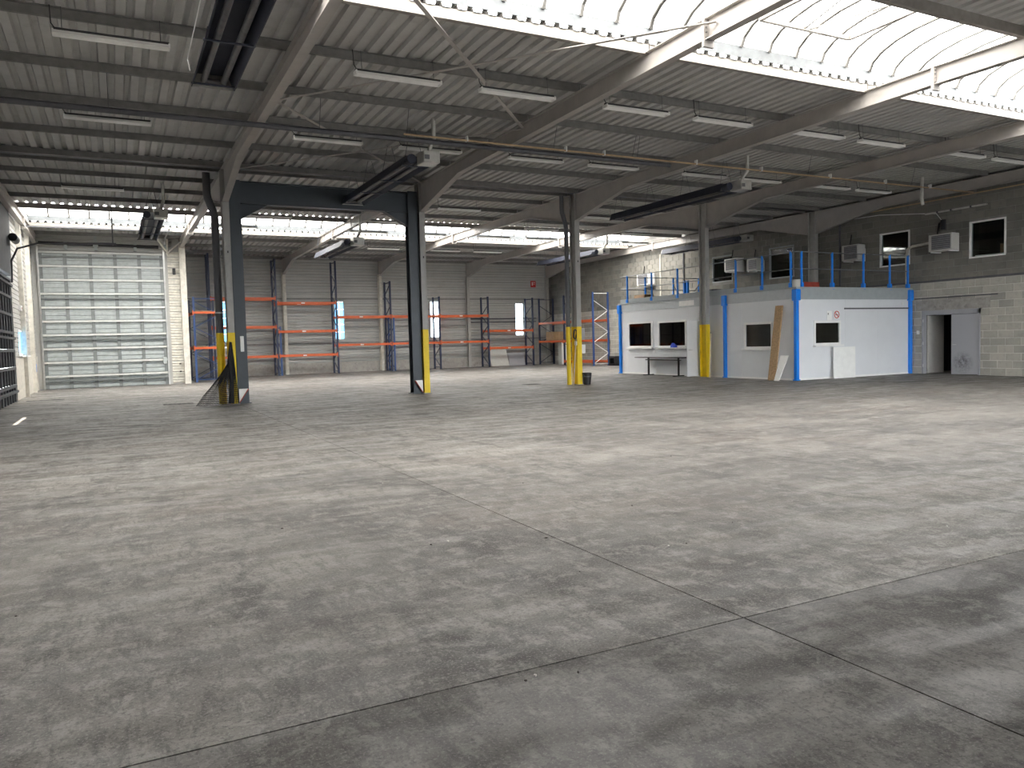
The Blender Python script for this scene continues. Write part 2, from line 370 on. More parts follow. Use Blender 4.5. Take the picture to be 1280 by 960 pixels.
# back wall
wb = setting('wall_back')
BW = [(5.30, 5.95, 1.86, 4.18), (11.5, 12.12, 1.88, 4.18), (17.45, 18.12, 1.86, 4.18), (23.38, 24.02, 1.88, 4.14)]
obj('wall_core', holed(MB(), 'y', YB+.03, YB+.12, XL-.2, XR+.2, .6, 7.35, BW), 'fascia', wb)  # core coloured darker than the trays so their grooves read as shaded
obj('concrete_plinth', MB().box(XL-.2, XR+.2, YB-.06, YB+.2, 0, .62), 'plinth', wb)
for i in range(1, 5): tray_rows(wb, 'y', YB+.03, -1, FX[i], FX[i+1], .64, 7.1, BW)
for z in (1.74, 4.3): obj('wall_rail', MB().box(3.1, XR-.2, YB-.03, YB+.03, z-.035, z+.035), 'purlin', wb)
for x0, z in ((20.2, 3.05), (20.2, 2.83)): obj('conduit', MB().tube([(x0, YB-.08, z), (24.9, YB-.08, z)], .035, 8), 'conduit', wb)
for k, (a, b, z0, z1) in enumerate(BW):
    wn += 1; g = setting('window_%d' % wn)
    mb = MB()
    for q in ((a, a+.05, z0, z1), (b-.05, b, z0, z1), (a, b, z0, z0+.05), (a, b, z1-.05, z1)): mb.box(q[0], q[1], YB-.02, YB+.1, q[2], q[3])
    obj('window_frame', mb, 'siding', g)
    nz = 5
    for r in range(nz):
        h = (z1-z0-.1)/nz
        for q0, q1 in ((a+.05, (a+b)/2-.01), ((a+b)/2+.01, b-.05)):
            obj('pane', MB().box(q0, q1, YB+.04, YB+.05, z0+.05+r*h+.01, z0+.05+(r+1)*h-.01), 'frostblue' if k < 2 else 'frost', g)
# recess of the loading bay: wall with the sectional door, side return
wd_ = setting('wall_end')
DX0, DX1, DZ = -2.78, 2.16, 5.93
obj('wall_core', holed(MB(), 'y', YD+.05, YD+.15, XL-.1, 3.05, 0, 7.35, [(DX0, DX1, -.1, DZ)]), 'siding', wd_)
tray_rows(wd_, 'y', YD+.05, -1, DX0, 2.5, DZ+.02, 7.0, [])
tray_rows(wd_, 'y', YD+.05, -1, 2.3, 2.85, .05, 6.1, [], 'palecol', .25)
obj('wall_return', MB().box(2.93, 3.06, YD+.1, YB, 0, 7.35), 'siding', wd_)
# left wall
wl = setting('wall_left')
LD = (24.7, 30.15, 0, 4.05); LW = (32.2, 35.1, 1.5, 2.42); SL = (20.7, 23.0, 1.46, 1.72); SL2 = (15.6, 16.4, 1.46, 1.72)
obj('wall_core', holed(MB(), 'x', XL-.15, XL-.04, YN-.1, YB+.1, 0, 7.35, [LD, LW, SL, SL2]), 'siding', wl)
tray_rows(wl, 'x', XL-.04, 1, 30.5, YD, 1.45, 6.9, [LW])
tray_rows(wl, 'x', XL-.04, 1, 12, 24.4, 1.8, 6.9, [])
obj('wall_base', holed(MB(), 'x', XL-.04, XL+.02, 30.45, YD, 0, 1.44, []), 'palecol', wl)
obj('door_header', MB().box(XL-.04, XL+.1, 24.5, 30.4, 4.1, 6.6), 'galvdark', wl)
for y in (33.4, 36.5): obj('wall_post', MB().box(XL-.04, XL+.14, y-.09, y+.09, 0, 6.4), 'palecol', wl)
wn += 1; g = setting('window_%d' % wn)
mb = MB()
for q in ((LW[0], LW[0]+.07, LW[2], LW[3]), (LW[1]-.07, LW[1], LW[2], LW[3]), (33.6, 33.68, LW[2], LW[3]), (LW[0], LW[1], LW[2], LW[2]+.07), (LW[0], LW[1], LW[3]-.07, LW[3])): mb.box(XL-.1, XL+.0, *q)
obj('window_frame', mb, 'white', g); obj('window_sill', MB().box(XL-.05, XL+.1, LW[0]-.05, LW[1]+.05, LW[2]-.05, LW[2]), 'white', g)
for a, b in ((LW[0]+.07, 33.6), (33.68, LW[1]-.07)): obj('pane', MB().box(XL-.08, XL-.07, a, b, LW[2]+.07, LW[3]-.07), 'frostblue', g)
wr_ = setting('wall_rear'); OD = [(8.5, 13.5, 0, 4.6), (14.8, 19.8, 0, 4.6), (20.6, 25.4, 0, 4.6)]      # loading doors standing open behind the camera
obj('wall_core', holed(MB(), 'y', YN-.15, YN, XL-.2, XR+.2, 0, 7.35, OD), 'doorgrey', wr_)
obj('pavement_outside', MB().box(-30, 60, -60, YN-.31, -.25, -.02), 'asphalt', wr_)

# right wall of concrete blocks
wr = setting('wall_right')
RW = [(15.5, 16.72, 3.95, 5.18), (18.95, 20.2, 3.98, 5.24), (24.4, 25.8, 4.0, 5.36), (28.1, 29.5, 4.12, 5.36)]
RD = (16.33, 18.45, 0, 2.26)
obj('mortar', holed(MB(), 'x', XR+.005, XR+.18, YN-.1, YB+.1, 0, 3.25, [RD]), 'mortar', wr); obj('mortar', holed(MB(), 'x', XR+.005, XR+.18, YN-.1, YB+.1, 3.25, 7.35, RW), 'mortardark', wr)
CH, CL = .25, .5; near = []; rest = MB(); rest_up = MB(); srcs = {}
for r in range(27):
    z0 = r*CH; z1 = z0+CH; off = (r % 2)*CL/2 + random.uniform(-.03, .03); y = 10+off
    hs = [(h[0], h[1]) for h in RW+[RD] if h[2] < z0+CH*.5 < h[3]]
    while y < 45.2:
        for a, b in cut(y, min(y+CL, 45.3), hs): near.append((a+.009, b-.009, z0+.009, z1-.009))
        y += CL
vis = sorted([q for q in near if 14.2 < q[0] and not (q[0] > 18.5 and q[2] < 4.0)], key=lambda q: q[0])[:295]; vset = set(vis)
for a, b, z0, z1 in near:
    d = random.uniform(.004, .012)
    if (a, b, z0, z1) in vset:
        key = (round(b-a, 2), round(d, 3), z0 > 3.2)
        if key not in srcs:
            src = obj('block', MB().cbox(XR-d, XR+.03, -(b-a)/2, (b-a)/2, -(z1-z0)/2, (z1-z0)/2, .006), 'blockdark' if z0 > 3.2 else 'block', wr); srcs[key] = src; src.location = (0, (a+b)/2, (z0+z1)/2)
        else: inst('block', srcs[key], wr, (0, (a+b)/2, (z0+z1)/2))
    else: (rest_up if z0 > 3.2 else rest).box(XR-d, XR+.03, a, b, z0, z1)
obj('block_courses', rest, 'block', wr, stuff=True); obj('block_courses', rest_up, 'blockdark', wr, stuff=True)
obj('wall_ledge', MB().box(XR-.03, XR+.02, 14, 30, 3.27, 3.33), 'conduit', wr)
obj('door_lintel', MB().box(XR-.015, XR+.02, 16.0, 18.7, 2.27, 2.62), 'plinth', wr)
obj('lintel_line', MB().box(XR-.025, XR+.02, 15.75, 18.75, 2.68, 2.72), 'conduit', wr)
for k, (a, b, z0, z1) in enumerate(RW):
    wn += 1; g = setting('window_%d' % wn); m = 'white' if k < 2 else 'fascia'; mb = MB(); t = .05
    for q in ((a, a+t, z0, z1), (b-t, b, z0, z1), (a+t, b-t, z0, z0+t), (a+t, b-t, z1-t, z1)): mb.box(XR-.03, XR+.1, *q)
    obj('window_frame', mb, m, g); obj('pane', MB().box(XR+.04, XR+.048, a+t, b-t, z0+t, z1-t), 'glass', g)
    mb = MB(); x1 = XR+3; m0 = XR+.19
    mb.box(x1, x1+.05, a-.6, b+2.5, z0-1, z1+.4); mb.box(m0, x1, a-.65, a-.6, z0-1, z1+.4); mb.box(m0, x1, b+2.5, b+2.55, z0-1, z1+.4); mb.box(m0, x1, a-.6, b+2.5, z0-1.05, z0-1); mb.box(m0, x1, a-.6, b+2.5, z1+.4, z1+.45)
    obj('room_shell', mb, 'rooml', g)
    if k == 0: obj('desk_edge', MB().box(XR+.3, XR+1.0, a+.2, b, z0-.1, z0+.12), 'board', g); obj('cupboard', MB().box(XR+.35, XR+.9, a+.05, a+.4, z0-.4, z0+.42), 'wood', g)
# grey double door in the block wall
dr = setting('door_1', (XR, 17.4, 0)); a, b, _, zt = RD; mb = MB()
for q in ((a, a+.06, 0, zt), (b-.06, b, 0, zt), (a, b, zt-.16, zt)): mb.box(XR-.04, XR+.14, *q)
obj('door_frame', mb, 'doorgrey', dr)
lf = obj('door_leaf', MB().cbox(XR+.0, XR+.045, a+.07, 17.36, .015, zt-.17, .005), stained_leaf(), dr)
obj('door_handle', MB().tube([(XR-.01, 17.27, 1.04), (XR-.05, 17.27, 1.04), (XR-.05, 17.15, 1.04)], .012, 6), 'steel', lf)
ol = obj('door_leaf', MB().cbox(XR+.15, XR+1.05, b-.11, b-.065, .015, zt-.17, .005), 'doorpale', dr); ol['label'] = 'pale inner face of the leaf standing open'
for z in (.3, 1.1, 1.9): obj('hinge', MB().tube([(XR-.045, b-.055, z-.05), (XR-.045, b-.055, z+.05)], .014, 8), 'steel', dr)
mb = MB(); mb.box(XR+2.4, XR+2.45, 14.8, 19.6, 0, 2.6); mb.box(XR+.19, XR+2.4, 14.75, 14.8, 0, 2.6); mb.box(XR+.19, XR+2.4, 19.6, 19.65, 0, 2.6); mb.box(XR+.19, XR+2.45, 14.75, 19.65, 2.6, 2.65)
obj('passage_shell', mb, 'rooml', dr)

# sectional doors
def sect_door(name, ax, at, d, u0, u1, z1, rows, cols, m, mr, ms):
    g = setting(name); h = z1/rows
    def bx(ua, ub, da, db, za, zb):
        lo, hi = sorted((at+d*da, at+d*db)); mb = MB()
        return mb.box(ua, ub, lo, hi, za, zb) if ax == 'y' else mb.box(lo, hi, ua, ub, za, zb)
    for r in range(rows):
        z = r*h; pr = [(0, z+.004)]
        for k in range(3):
            a = z+.02+(h-.04)*k/3; b = z+.02+(h-.04)*(k+1)/3
            pr += [(-.04, a+.004), (.03, a+.02), (.03, b-.042), (-.04, b-.026)]
        pr += [(0, z+h-.004)]
        poly = [(at+d*q, zz) for q, zz in pr]
        s = obj('door_section', MB().prism(poly, 'x' if ax == 'y' else 'y', u0, u1), m, g)
        obj('section_rail', bx(u0, u1, .03, .12, z+h-.085, z+h-.005), mr, s)
        if r % 3 == 0: obj('stiffener', bx(u0, u1, .03, .16, z+h*.55, z+h*.55+.07), ms, s)
        w_ = (u1-u0)/cols
        for c in range(cols+1):
            u = u0+c*w_; u = min(max(u, u0+.05), u1-.05); obj('stile', bx(u-.07, u+.07, .028, .075, z+.01, z+h-.09), ms, s)
    for u in (u0-.05, u1+.05): obj('guide_track', bx(u-.035, u+.035, 0, .11, 0, z1+.2), 'steel', g)
    return g
d1 = sect_door('door_2', 'y', YD+.03, -1, DX0+.06, DX1-.06, DZ, 10, 5, 'galv', 'galvrib', 'galvstile')
mb = MB().tube([(-2.7, YD-.2, 6.25), (-.65, YD-.2, 6.23)], .075, 10); smooth(obj('torsion_spring', mb, 'black', d1))
mb = MB().tube([(-.45, YD-.2, 6.23), (1.95, YD-.2, 6.20)], .075, 10); smooth(obj('torsion_spring', mb, 'black', d1))
obj('spring_shaft', MB().tube([(-2.85, YD-.2, 6.19), (2.2, YD-.2, 6.15)], .02, 8), 'steel', d1)
for x in (-1.7, -.55, 1.0): obj('spring_bracket', MB().box(x-.06, x+.06, YD-.25, YD+.05, 6.0, 6.6 if x < -.4 and x > -1 else 6.32), 'galv', d1)
for x in (-2.85, 2.22): smooth(obj('cable_drum', MB().tube([(x-.06, YD-.2, 6.2), (x+.06, YD-.2, 6.2)], .11, 12), 'galv', d1))
for x in (-2.83, 2.21):
    mb = MB().tube([(x, YD-.1, 6.1), (x, YD-.25, 6.45), (x, YD-.7, 6.56), (x, YD-4.2, 6.5)], .03, 6); obj('horizontal_track', mb, 'steel', d1)
obj('track_tie', MB().bar((-2.85, YD-3.9, 6.42), (2.3, YD-3.9, 6.42), .05, .05), 'conduit', d1)
for a, b in (((2.3, YD-.1, 5.95), (2.95, YD-.35, 6.5)), ((2.3, YD-.1, 6.0), (1.75, YD-2.0, 6.45)), ((2.3, YD-.1, 5.9), (2.3, YD-.5, 6.55))): obj('track_brace', MB().bar(a, b, .07, .05), 'palecol', d1)
obj('lock_box', MB().cbox(1.92, 2.08, YD-.12, YD-.05, .95, 1.25), 'galv', d1)
d2 = sect_door('door_3', 'x', XL-.03, 1, LD[0]+.05, LD[1]-.08, 4.0, 7, 8, 'galvdark', 'galvdark', 'galvdark')
smooth(obj('spring_drum', MB().tube([(XL+.25, 29.6, 5.3), (XL+.25, 30.4, 5.3)], .13, 14), 'black', d2))
mb = MB().tube([(XL+.1, 30.2, 3.9), (XL+.12, 30.2, 4.6), (XL+.3, 30.2, 5.0), (XL+.9, 30.2, 5.2), (XL+3.2, 30.2, 5.25)], .035, 6); obj('horizontal_track', mb, 'conduit', d2)
obj('track_hanger', MB().bar((XL+3.1, 30.2, 5.2), (XL+3.1, 30.2, 6.5), .04, .04), 'conduit', d2)

# ---------------------------------------------------------------- portal frames: columns and rafters
def ipoly(mb, pts_top, pts_bot, x, tw=.012, fwid=.17, ft=.014):
    poly = pts_bot + pts_top[::-1]
    mb.prism(poly, 'x', x-tw/2, x+tw/2)
    for pts, s in ((pts_bot, 1), (pts_top, -1)):
        for (y0, z0), (y1, z1) in zip(pts, pts[1:]):
            mb.add([(x+q*fwid/2, y, z+t) for y, z in ((y0, z0), (y1, z1)) for q, t in ((-1, 0), (1, 0), (1, s*ft), (-1, s*ft))],
                   [(0, 1, 2, 3), (7, 6, 5, 4), (0, 4, 5, 1), (1, 5, 6, 2), (2, 6, 7, 3), (3, 7, 4, 0)])
ORD = ['nearest the left wall', 'second from the left', 'third from the left', 'fourth from the left', 'fifth from the left', 'against the block wall']
def rafter(i, hall):
    x = FX[i]; r = RIDGE[hall]; ys = (YN, YV-.05) if hall == 0 else (YV+.05, YB-.05)
    D = .34
    top = [(ys[0], ztop(ys[0]+.2 if hall else ys[0])), (r, ztop(r)), (ys[1], ztop(ys[1]-.2))]
    b = lambda y: ztop(y)-D
    bot = [(ys[0]+.25, 5.62), (ys[0]+3.0, b(ys[0]+3)), (r, b(r)), (ys[1]-3.2, b(ys[1]-3.2)), (ys[1]-.1, 5.60)]
    t = thing('roof_rafter', ('grey steel roof rafter of the front hall, ' if hall == 0 else 'grey steel roof rafter of the rear hall, ')+ORD[i], 'rafter', (x, r, ztop(r)), 'steel rafters of the %s hall' % ('front' if hall == 0 else 'rear'))
    mb = MB(); ipoly(mb, top, bot, x); obj('beam', mb, 'rafter', t)
    pl = obj('ridge_plate', MB().box(x-.10, x+.10, r-.025, r+.025, b(r)-.10, ztop(r)+.03), 'rafter', t)
    for k in range(4):
        for q in (-.06, .06): obj('bolt', MB().tube([(x+q, r-.05, b(r)+.04+k*.08), (x+q, r+.05, b(r)+.04+k*.08)], .014, 6), 'purlin', pl)
def column(i):
    x = FX[i]; d = .18; wdt = .09
    t = thing('steel_column', ['grey steel column beside the left dark dock door', 'grey steel column with yellow foot left of the dark portal frame', 'grey steel column with yellow foot right of the dark portal frame', 'grey steel column with yellow foot, bucket and pole beside it', 'grey steel column with yellow foot standing before the grey site office', 'grey steel column on the block wall above the site office'][i], 'column', (x, YV, 0), 'steel columns between the two halls')
    def H(z0, z1, e=0):
        mb = MB()
        mb.box(x-wdt-e, x+wdt+e, YV-d-e, YV-d+.014+e, z0, z1); mb.box(x-wdt-e, x+wdt+e, YV+d-.014-e, YV+d+e, z0, z1); mb.box(x-.006-e, x+.006+e, YV-d+.014, YV+d-.014, z0, z1); return mb
    obj('shaft', H(0, ztop(YV)), 'column', t)
    if 0 < i < 5: obj('yellow_band', H(.001, 2.0, .003), 'yellow', t)
    obj('base_plate', MB().box(x-.14, x+.14, YV-.24, YV+.24, 0, .018), 'column', t)
    if 0 < i < 4: obj('bolt_plate', MB().box(x-.01, x+.02, YV-d-.012, YV-d, 4.2, 4.26), 'black', t)
for i in range(6):
    column(i); rafter(i, 0); rafter(i, 1)
for i in range(1, 6):
    x = FX[i]; y = YB-.22
    t = thing('wall_column', 'pale steel column on the rear siding wall, ' + ['', 'behind the blue corner rack', 'behind the doubled tall rack frames', 'behind the dark tapped rack frame', 'near the right low racks', 'in the corner with the block wall'][i], 'column', (x, y, 0), 'columns on the rear wall')
    mb = MB(); mb.box(x-.09, x+.09, y-.16, y-.145, 0, 5.75); mb.box(x-.09, x+.09, y+.145, y+.16, 0, 5.75); mb.box(x-.006, x+.006, y-.145, y+.145, 0, 5.75)
    obj('shaft', mb, 'palecol' if i < 4 else 'column', t); obj('base_plate', MB().box(x-.12, x+.12, y-.2, y+.2, 0, .018), 'column', t)
t = thing('door_column', 'pale painted column right of the large sectional door', 'column', (2.92, YD-.1, 0))
obj('shaft', MB().box(2.80, 3.06, YD-.2, YD+.1, 0, 6.35), 'palecol', t); obj('control_box', MB().cbox(2.5, 2.62, YD-.12, YD+.02, 5.0, 5.28), 'black', t)
for z in (.9, .55): obj('cable_clip', MB().box(2.60, 2.68, YD-.02, YD+.03, z, z+.05), 'black', t)

# dark portal frame between the second and third columns
t = thing('portal_frame', 'dark grey steel portal frame with two posts and deep beam', 'frame', (5.8, 23.3, 0))
def hcol(x0, x1, y0, y1, z0, z1, m, name, par):
    mb = MB(); mb.box(x0, x1, y0, y0+.016, z0, z1); mb.box(x0, x1, y1-.016, y1, z0, z1); xm = (x0+x1)/2; mb.box(xm-.008, xm+.008, y0+.016, y1-.016, z0, z1); return obj(name, mb, m, par)
p1 = hcol(3.02, 3.32, 23.05, 23.38, 0, 6.25, 'dark', 'post', t); p2 = hcol(8.24, 8.54, 23.05, 23.38, 0, 6.25, 'dark', 'post', t)
mb = MB(); mb.box(3.32, 8.24, 23.19, 23.24, 5.62, 6.22); mb.box(3.32, 8.24, 23.08, 23.35, 6.2, 6.225); mb.box(3.32, 8.24, 23.08, 23.35, 5.61, 5.635); obj('beam', mb, 'dark', t)
for x0, x1 in ((3.32, 4.05), (8.24, 7.52)):
    mb = MB().prism([(x0, 5.62), (x1, 5.62), (x0, 5.2)], 'y', 23.19, 23.24); mb.bar((x0, 23.215, 5.19), (x1, 23.215, 5.61), .26, .02); obj('haunch', mb, 'dark', t)
for x in (3.17, 8.39): obj('base_plate', MB().box(x-.2, x+.2, 23.0, 23.43, 0, .02), 'dark', t)
obj('switch_plate', MB().cbox(3.14, 3.24, 23.03, 23.05, 1.46, 1.90), 'lampw', p1)
for (x, lab) in ((3.09, 'small pale kick plate at foot of the left dark post'), (8.46, 'small pale kick plate at foot of the right dark post')):
    t2 = thing('kick_plate', lab, 'plate', (x, 22.98, 0)); s = -1 if x > 5 else 1
    obj('plate', MB().prism([(x-s*.05, .02), (x-s*.05, .42), (x+s*.2, .42)], 'y', 22.96, 22.99), 'lampw', t2)
    obj('edge_strip', MB().bar((x-s*.05, 22.955, .03), (x+s*.2, 22.955, .41), .02, .05, (0, 1, 0)), 'redgrey', t2)

# bracing flats in the roof plane of the second bay and last bay
bz = 6.45
for k, (a, b, lab) in enumerate([((3.1, 9.6), (8.6, 16.1), 'flat steel roof brace running from rooflight down to third rafter'), ((3.1, 16.1), (8.6, 9.6), 'flat steel roof brace crossing in front of the rooflight edge'),
        ((3.1, 16.2), (8.6, 22.7), 'flat steel roof brace ending above the dark portal right post'), ((3.1, 22.7), (8.6, 16.2), 'flat steel roof brace rising from the dark portal left post')]):
    o = obj('roof_brace', MB().bar((*a, bz), (*b, bz-.005), .075, .012), 'rafter'); tag(o, lab, 'brace', 'roof braces of the second bay')

# ---------------------------------------------------------------- pipes
o = smooth(obj('downpipe', MB().tube([(2.66, 23.42, 0), (2.66, 23.42, 5.25), (2.62, 23.42, 5.42), (2.50, 23.42, 5.75), (2.48, 23.42, 5.9), (2.48, 23.4, 6.46)], .105, 14), 'downpipe')); tag(o, 'fat dark grey rainwater downpipe left of the leftmost yellow column', 'pipe')
obj('yellow_band', MB().tube([(2.66, 23.42, .002), (2.66, 23.42, 2.0)], .108, 14), 'yellow', o); obj('pipe_clamp', MB().tube([(2.66, 23.42, 2.55), (2.66, 23.42, 2.59)], .112, 14), 'steel', o)
o = smooth(obj('downpipe', MB().tube([(13.98, 23.2, 0), (13.98, 23.2, 5.35), (13.96, 23.2, 5.5), (13.83, 23.2, 5.9), (13.82, 23.2, 6.05), (13.82, 23.2, 6.46)], .075, 12), 'downpipe')); tag(o, 'slim dark downpipe left of the column with the bucket', 'pipe')
obj('yellow_band', MB().tube([(13.98, 23.2, .002), (13.98, 23.2, 2.0)], .078, 12), 'yellow', o)
o = smooth(obj('overhead_pipe', MB().tube([(XL, 16.45, 6.02), (13.1, 16.45, 6.02)], .055, 10), 'conduit')); tag(o, 'long dark service pipe hung across under the first rafters', 'pipe')
for x in (.1, 4.0, 5.9, 9.6, 11.9): obj('hanger_rod', MB().tube([(x, 16.45, 6.07), (x, 16.2, 6.74)], .006, 5), 'conduit', o)
o = smooth(obj('gas_pipe', MB().tube([(5.8, 16.33, 6.10), (25.2, 16.40, 6.10), (25.75, 16.45, 6.12)], .022, 8), 'copper')); tag(o, 'thin ochre gas pipe running across under the front roof', 'pipe')
for x in (7.3, 9.9, 11.0, 13.9, 16.2, 18.9, 21.3, 23.4): obj('pipe_clip', MB().box(x-.015, x+.015, 16.31, 16.41, 6.08, 6.2), 'white', o)
for x in (12.0, 18.0, 22.5): obj('hanger_rod', MB().tube([(x, 16.36, 6.12), (x, 16.2, 6.74)], .006, 5), 'conduit', o)
o = smooth(obj('gas_pipe', MB().tube([(25.85, 6, 6.1), (25.85, 23.5, 6.1)], .022, 8), 'copper')); tag(o, 'thin ochre gas pipe along the block wall head', 'pipe')
for y in (10, 13.3, 15.1): obj('hanger_rod', MB().tube([(25.85, y, 6.12), (25.85, y, 6.7)], .008, 5), 'conduit', o)

# ---------------------------------------------------------------- fluorescent battens
def lamp(x, y, z, m='lampw', lit=False):
    L = 1.58; ends = []
    n = 'first second third fourth fifth'.split()[sum(x > q for q in FX[1:5])]
    row = {13.55: 'front row', 18.2: 'second row', 25.9: 'row just behind the columns', 29.4: 'row before the rear rooflight', 31.42: 'row under the rear rooflight edge', 37.6: 'row beyond the rear rooflight'}[y]
    fxs = FX[sum(x > q for q in FX[1:5])]
    side = '' if n == 'first' else ('left of two, ' if x < fxs+2.75 else 'right of two, ')
    t = thing('fluorescent_lamp', 'white fluorescent batten, %s%s bay, %s' % (side, n, row), 'lamp', (x, y, z), 'hanging fluorescent battens')
    mb = MB().box(x-L/2, x+L/2, y-.035, y+.035, z+.055, z+.095); obj('housing', mb, 'lampd', t)
    mb = MB(); poly = [(y-.09, z+.0), (y-.05, z+.055), (y+.05, z+.055), (y+.09, z+.0), (y+.085, z-.006), (y+.045, z+.045), (y-.045, z+.045), (y-.085, z-.006)]
    mb.prism(poly, 'x', x-L/2, x+L/2); obj('reflector', mb, 'lampw', t)
    for q in (-.035, .035): obj('lamp_tube', MB().tube([(x-L/2+.03, y+q, z+.016), (x+L/2-.03, y+q, z+.016)], .014, 6), 'lit' if lit else 'lampw', t)
    for e in (-1, 1): obj('end_cap', MB().box(x+e*L/2-.012, x+e*L/2+.012, y-.085, y+.085, z-.004, z+.06), 'lampw', t)
    ztp = ztop(y)+.02
    for e in (-.5, .5): obj('hanger_wire', MB().tube([(x+e*L*.85, y, z+.09), (x+e*L*.85, y+.03, ztp+PUR)], .005, 4), 'conduit', t)
    if m: obj('supply_cable', MB().tube([(x-L/2+.03, y, z+.09), (x-L/2-.02, y, z+.16), (x-L/2-.03, y+.02, ztp+PUR-.02)], .008, 5), 'black', t)
for y, xs_ in ((13.55, (.19, 4.75, 7.15, 9.95, 12.3, 15.3, 17.5, 20.85, 22.95)), (18.2, (.1, 4.62, 7.15, 10.1, 12.55, 15.8, 18.0, 21.1, 23.1)), (25.9, (-.35, 4.9, 7.0, 11.2, 17.0, 21.2)),
               (29.4, (5.2, 9.7, 16.5, 21.5)), (31.42, (4.3, 9.5, 12.1, 15.2, 17.6, 22.8)), (37.6, (12.1, 15.4, 17.8))):
    for x in xs_: lamp(x, y, 6.14 if y == 31.42 else 6.27, lit=(y == 31.42))

# ---------------------------------------------------------------- radiant tube heaters
def heater(x, y0, y1, z, lab, box=True, sgn=1, flue=True):
    t = thing('radiant_heater', lab, 'heater', (x, (y0+y1)/2, z), 'radiant tube heaters')
    pr = [(x-.33, z-.13), (x-.24, z+.1), (x+.24, z+.1), (x+.33, z-.13)]; inner = [(x+.315, z-.13), (x+.23, z+.088), (x-.23, z+.088), (x-.315, z-.13)]
    obj('reflector', MB().prism(pr+inner, 'y', y0+.35, y1), 'heater', t)
    for q in (-.15, .15): smooth(obj('burner_tube', MB().tube([(x+q, y0+.3, z-.04), (x+q, y1-.12, z-.04)], .05, 10), 'tube', t))
    smooth(obj('return_bend', MB().tube([(x-.15, y1-.2, z-.04), (x-.13, y1-.1, z-.04), (x, y1-.06, z-.04), (x+.13, y1-.1, z-.04), (x+.15, y1-.2, z-.04)], .05, 8), 'tube', t))
    k = max(2, round((y1-y0)/2))
    for j in range(k+1):
        y = y0+.45+(y1-y0-.6)*j/k; obj('cross_bracket', MB().bar((x-.34, y, z-.115), (x+.34, y, z-.115), .045, .02), 'heater', t)
        obj('hanger_chain', MB().tube([(x-.22, y, z+.1), (x-.05, y+.04, min(ztop(y)+.1, z+1.4))], .006, 4), 'conduit', t); obj('hanger_chain', MB().tube([(x+.22, y, z+.1), (x+.05, y+.04, min(ztop(y)+.1, z+1.4))], .006, 4), 'conduit', t)
    obj('end_plate', MB().prism([(x-.33, z-.13), (x-.24, z+.1), (x+.24, z+.1), (x+.33, z-.13)], 'y', y1, y1+.012), 'zinc', t)
    if box:
        cb = obj('control_box', MB().cbox(x+.02, x+.42, y0-.15, y0+.32, z-.13, z+.14, .015), 'zinc', t)
        obj('window_label', MB().box(x+.04, x+.16, y0-.156, y0-.15, z-.06, z+.04), 'acg', cb)
        obj('fan_housing', MB().tube([(x-.18, y0+.1, z-.02), (x-.18, y0+.34, z-.02)], .11, 12), 'heater', t)
    if flue: smooth(obj('flue_pipe', MB().tube([(x+.24, y0+.05, z+.12), (x+.24, y0+.05, z+.22), (x+.30*sgn, y0-.1, z+.4), (x+.30*sgn, y0-.1, z+.95)], .05, 10), 'zinc', t))
heater(1.6, 7.2, 13.5, 5.85, 'dark radiant tube heater hung at upper left near camera', box=False, flue=False)
t = bpy.data.objects['radiant_heater']; obj('drop_cord', MB().tube([(1.22, 13.0, 5.8), (1.20, 13.1, 6.0), (1.36, 11.5, 6.7)], .008, 5), 'white', t)
heater(6.5, 17.2, 23.0, 5.85, 'dark radiant heater with silver box crossing above the portal beam')
heater(16.1, 17.2, 23.2, 5.85, 'dark radiant heater with silver box left of the site office column')
heater(1.25, 26.8, 32.4, 5.8, 'dark radiant heater hung before the large sectional door')
heater(8.0, 28.6, 33.4, 5.4, 'pale sided radiant heater hung between the dark portal posts')
heater(20.95, 31.6, 37.4, 5.75, 'pale sided radiant heater hung right of the bucket column')
heater(25.0, 26.3, 31.8, 5.85, 'dark radiant heater hung high above the site office roof', flue=False)
for nm, p in (('flue', [(24.2, 17.2, 6.65), (24.2, 17.2, 6.2), (24.18, 17.2, 5.95), (24.25, 17.2, 5.75)]),):
    o = smooth(obj('flue_pipe', MB().tube(p, .055, 10), 'zinc')); tag(o, 'short silver flue stub hanging from roof before the block wall', 'pipe')

# ---------------------------------------------------------------- pallet racks
def frame(par, axis, u, v0, v1, h, m='rackblue', mb_='rackblue'):
    """posts at v0 and v1 on the depth axis, standing at u on the run axis"""
    P = (lambda v, z: (u, v, z)) if axis == 'x' else (lambda v, z: (v, u, z))
    mb = MB()
    for v in (v0, v1):
        c = P(v, 0); mb.box(c[0]-.048, c[0]+.048, c[1]-.04, c[1]+.04, 0, h)
    f = obj('upright_frame', mb, m, par)
    z = .12; k = 0; a, b = v0, v1
    obj('brace', MB().bar(P(v0, z), P(v1, z), .035, .035), mb_, f); obj('brace', MB().bar(P(v0, h-.08), P(v1, h-.08), .035, .035), mb_, f)
    st = .62
    while z+st < h-.05:
        obj('brace', MB().bar(P(a, z), P(b, z+st), .035, .03), mb_, f); z += st; a, b = b, a
    for v in (v0, v1):
        c = P(v, 0); obj('foot_plate', MB().box(c[0]-.07, c[0]+.07, c[1]-.06, c[1]+.06, 0, .012), m, f)
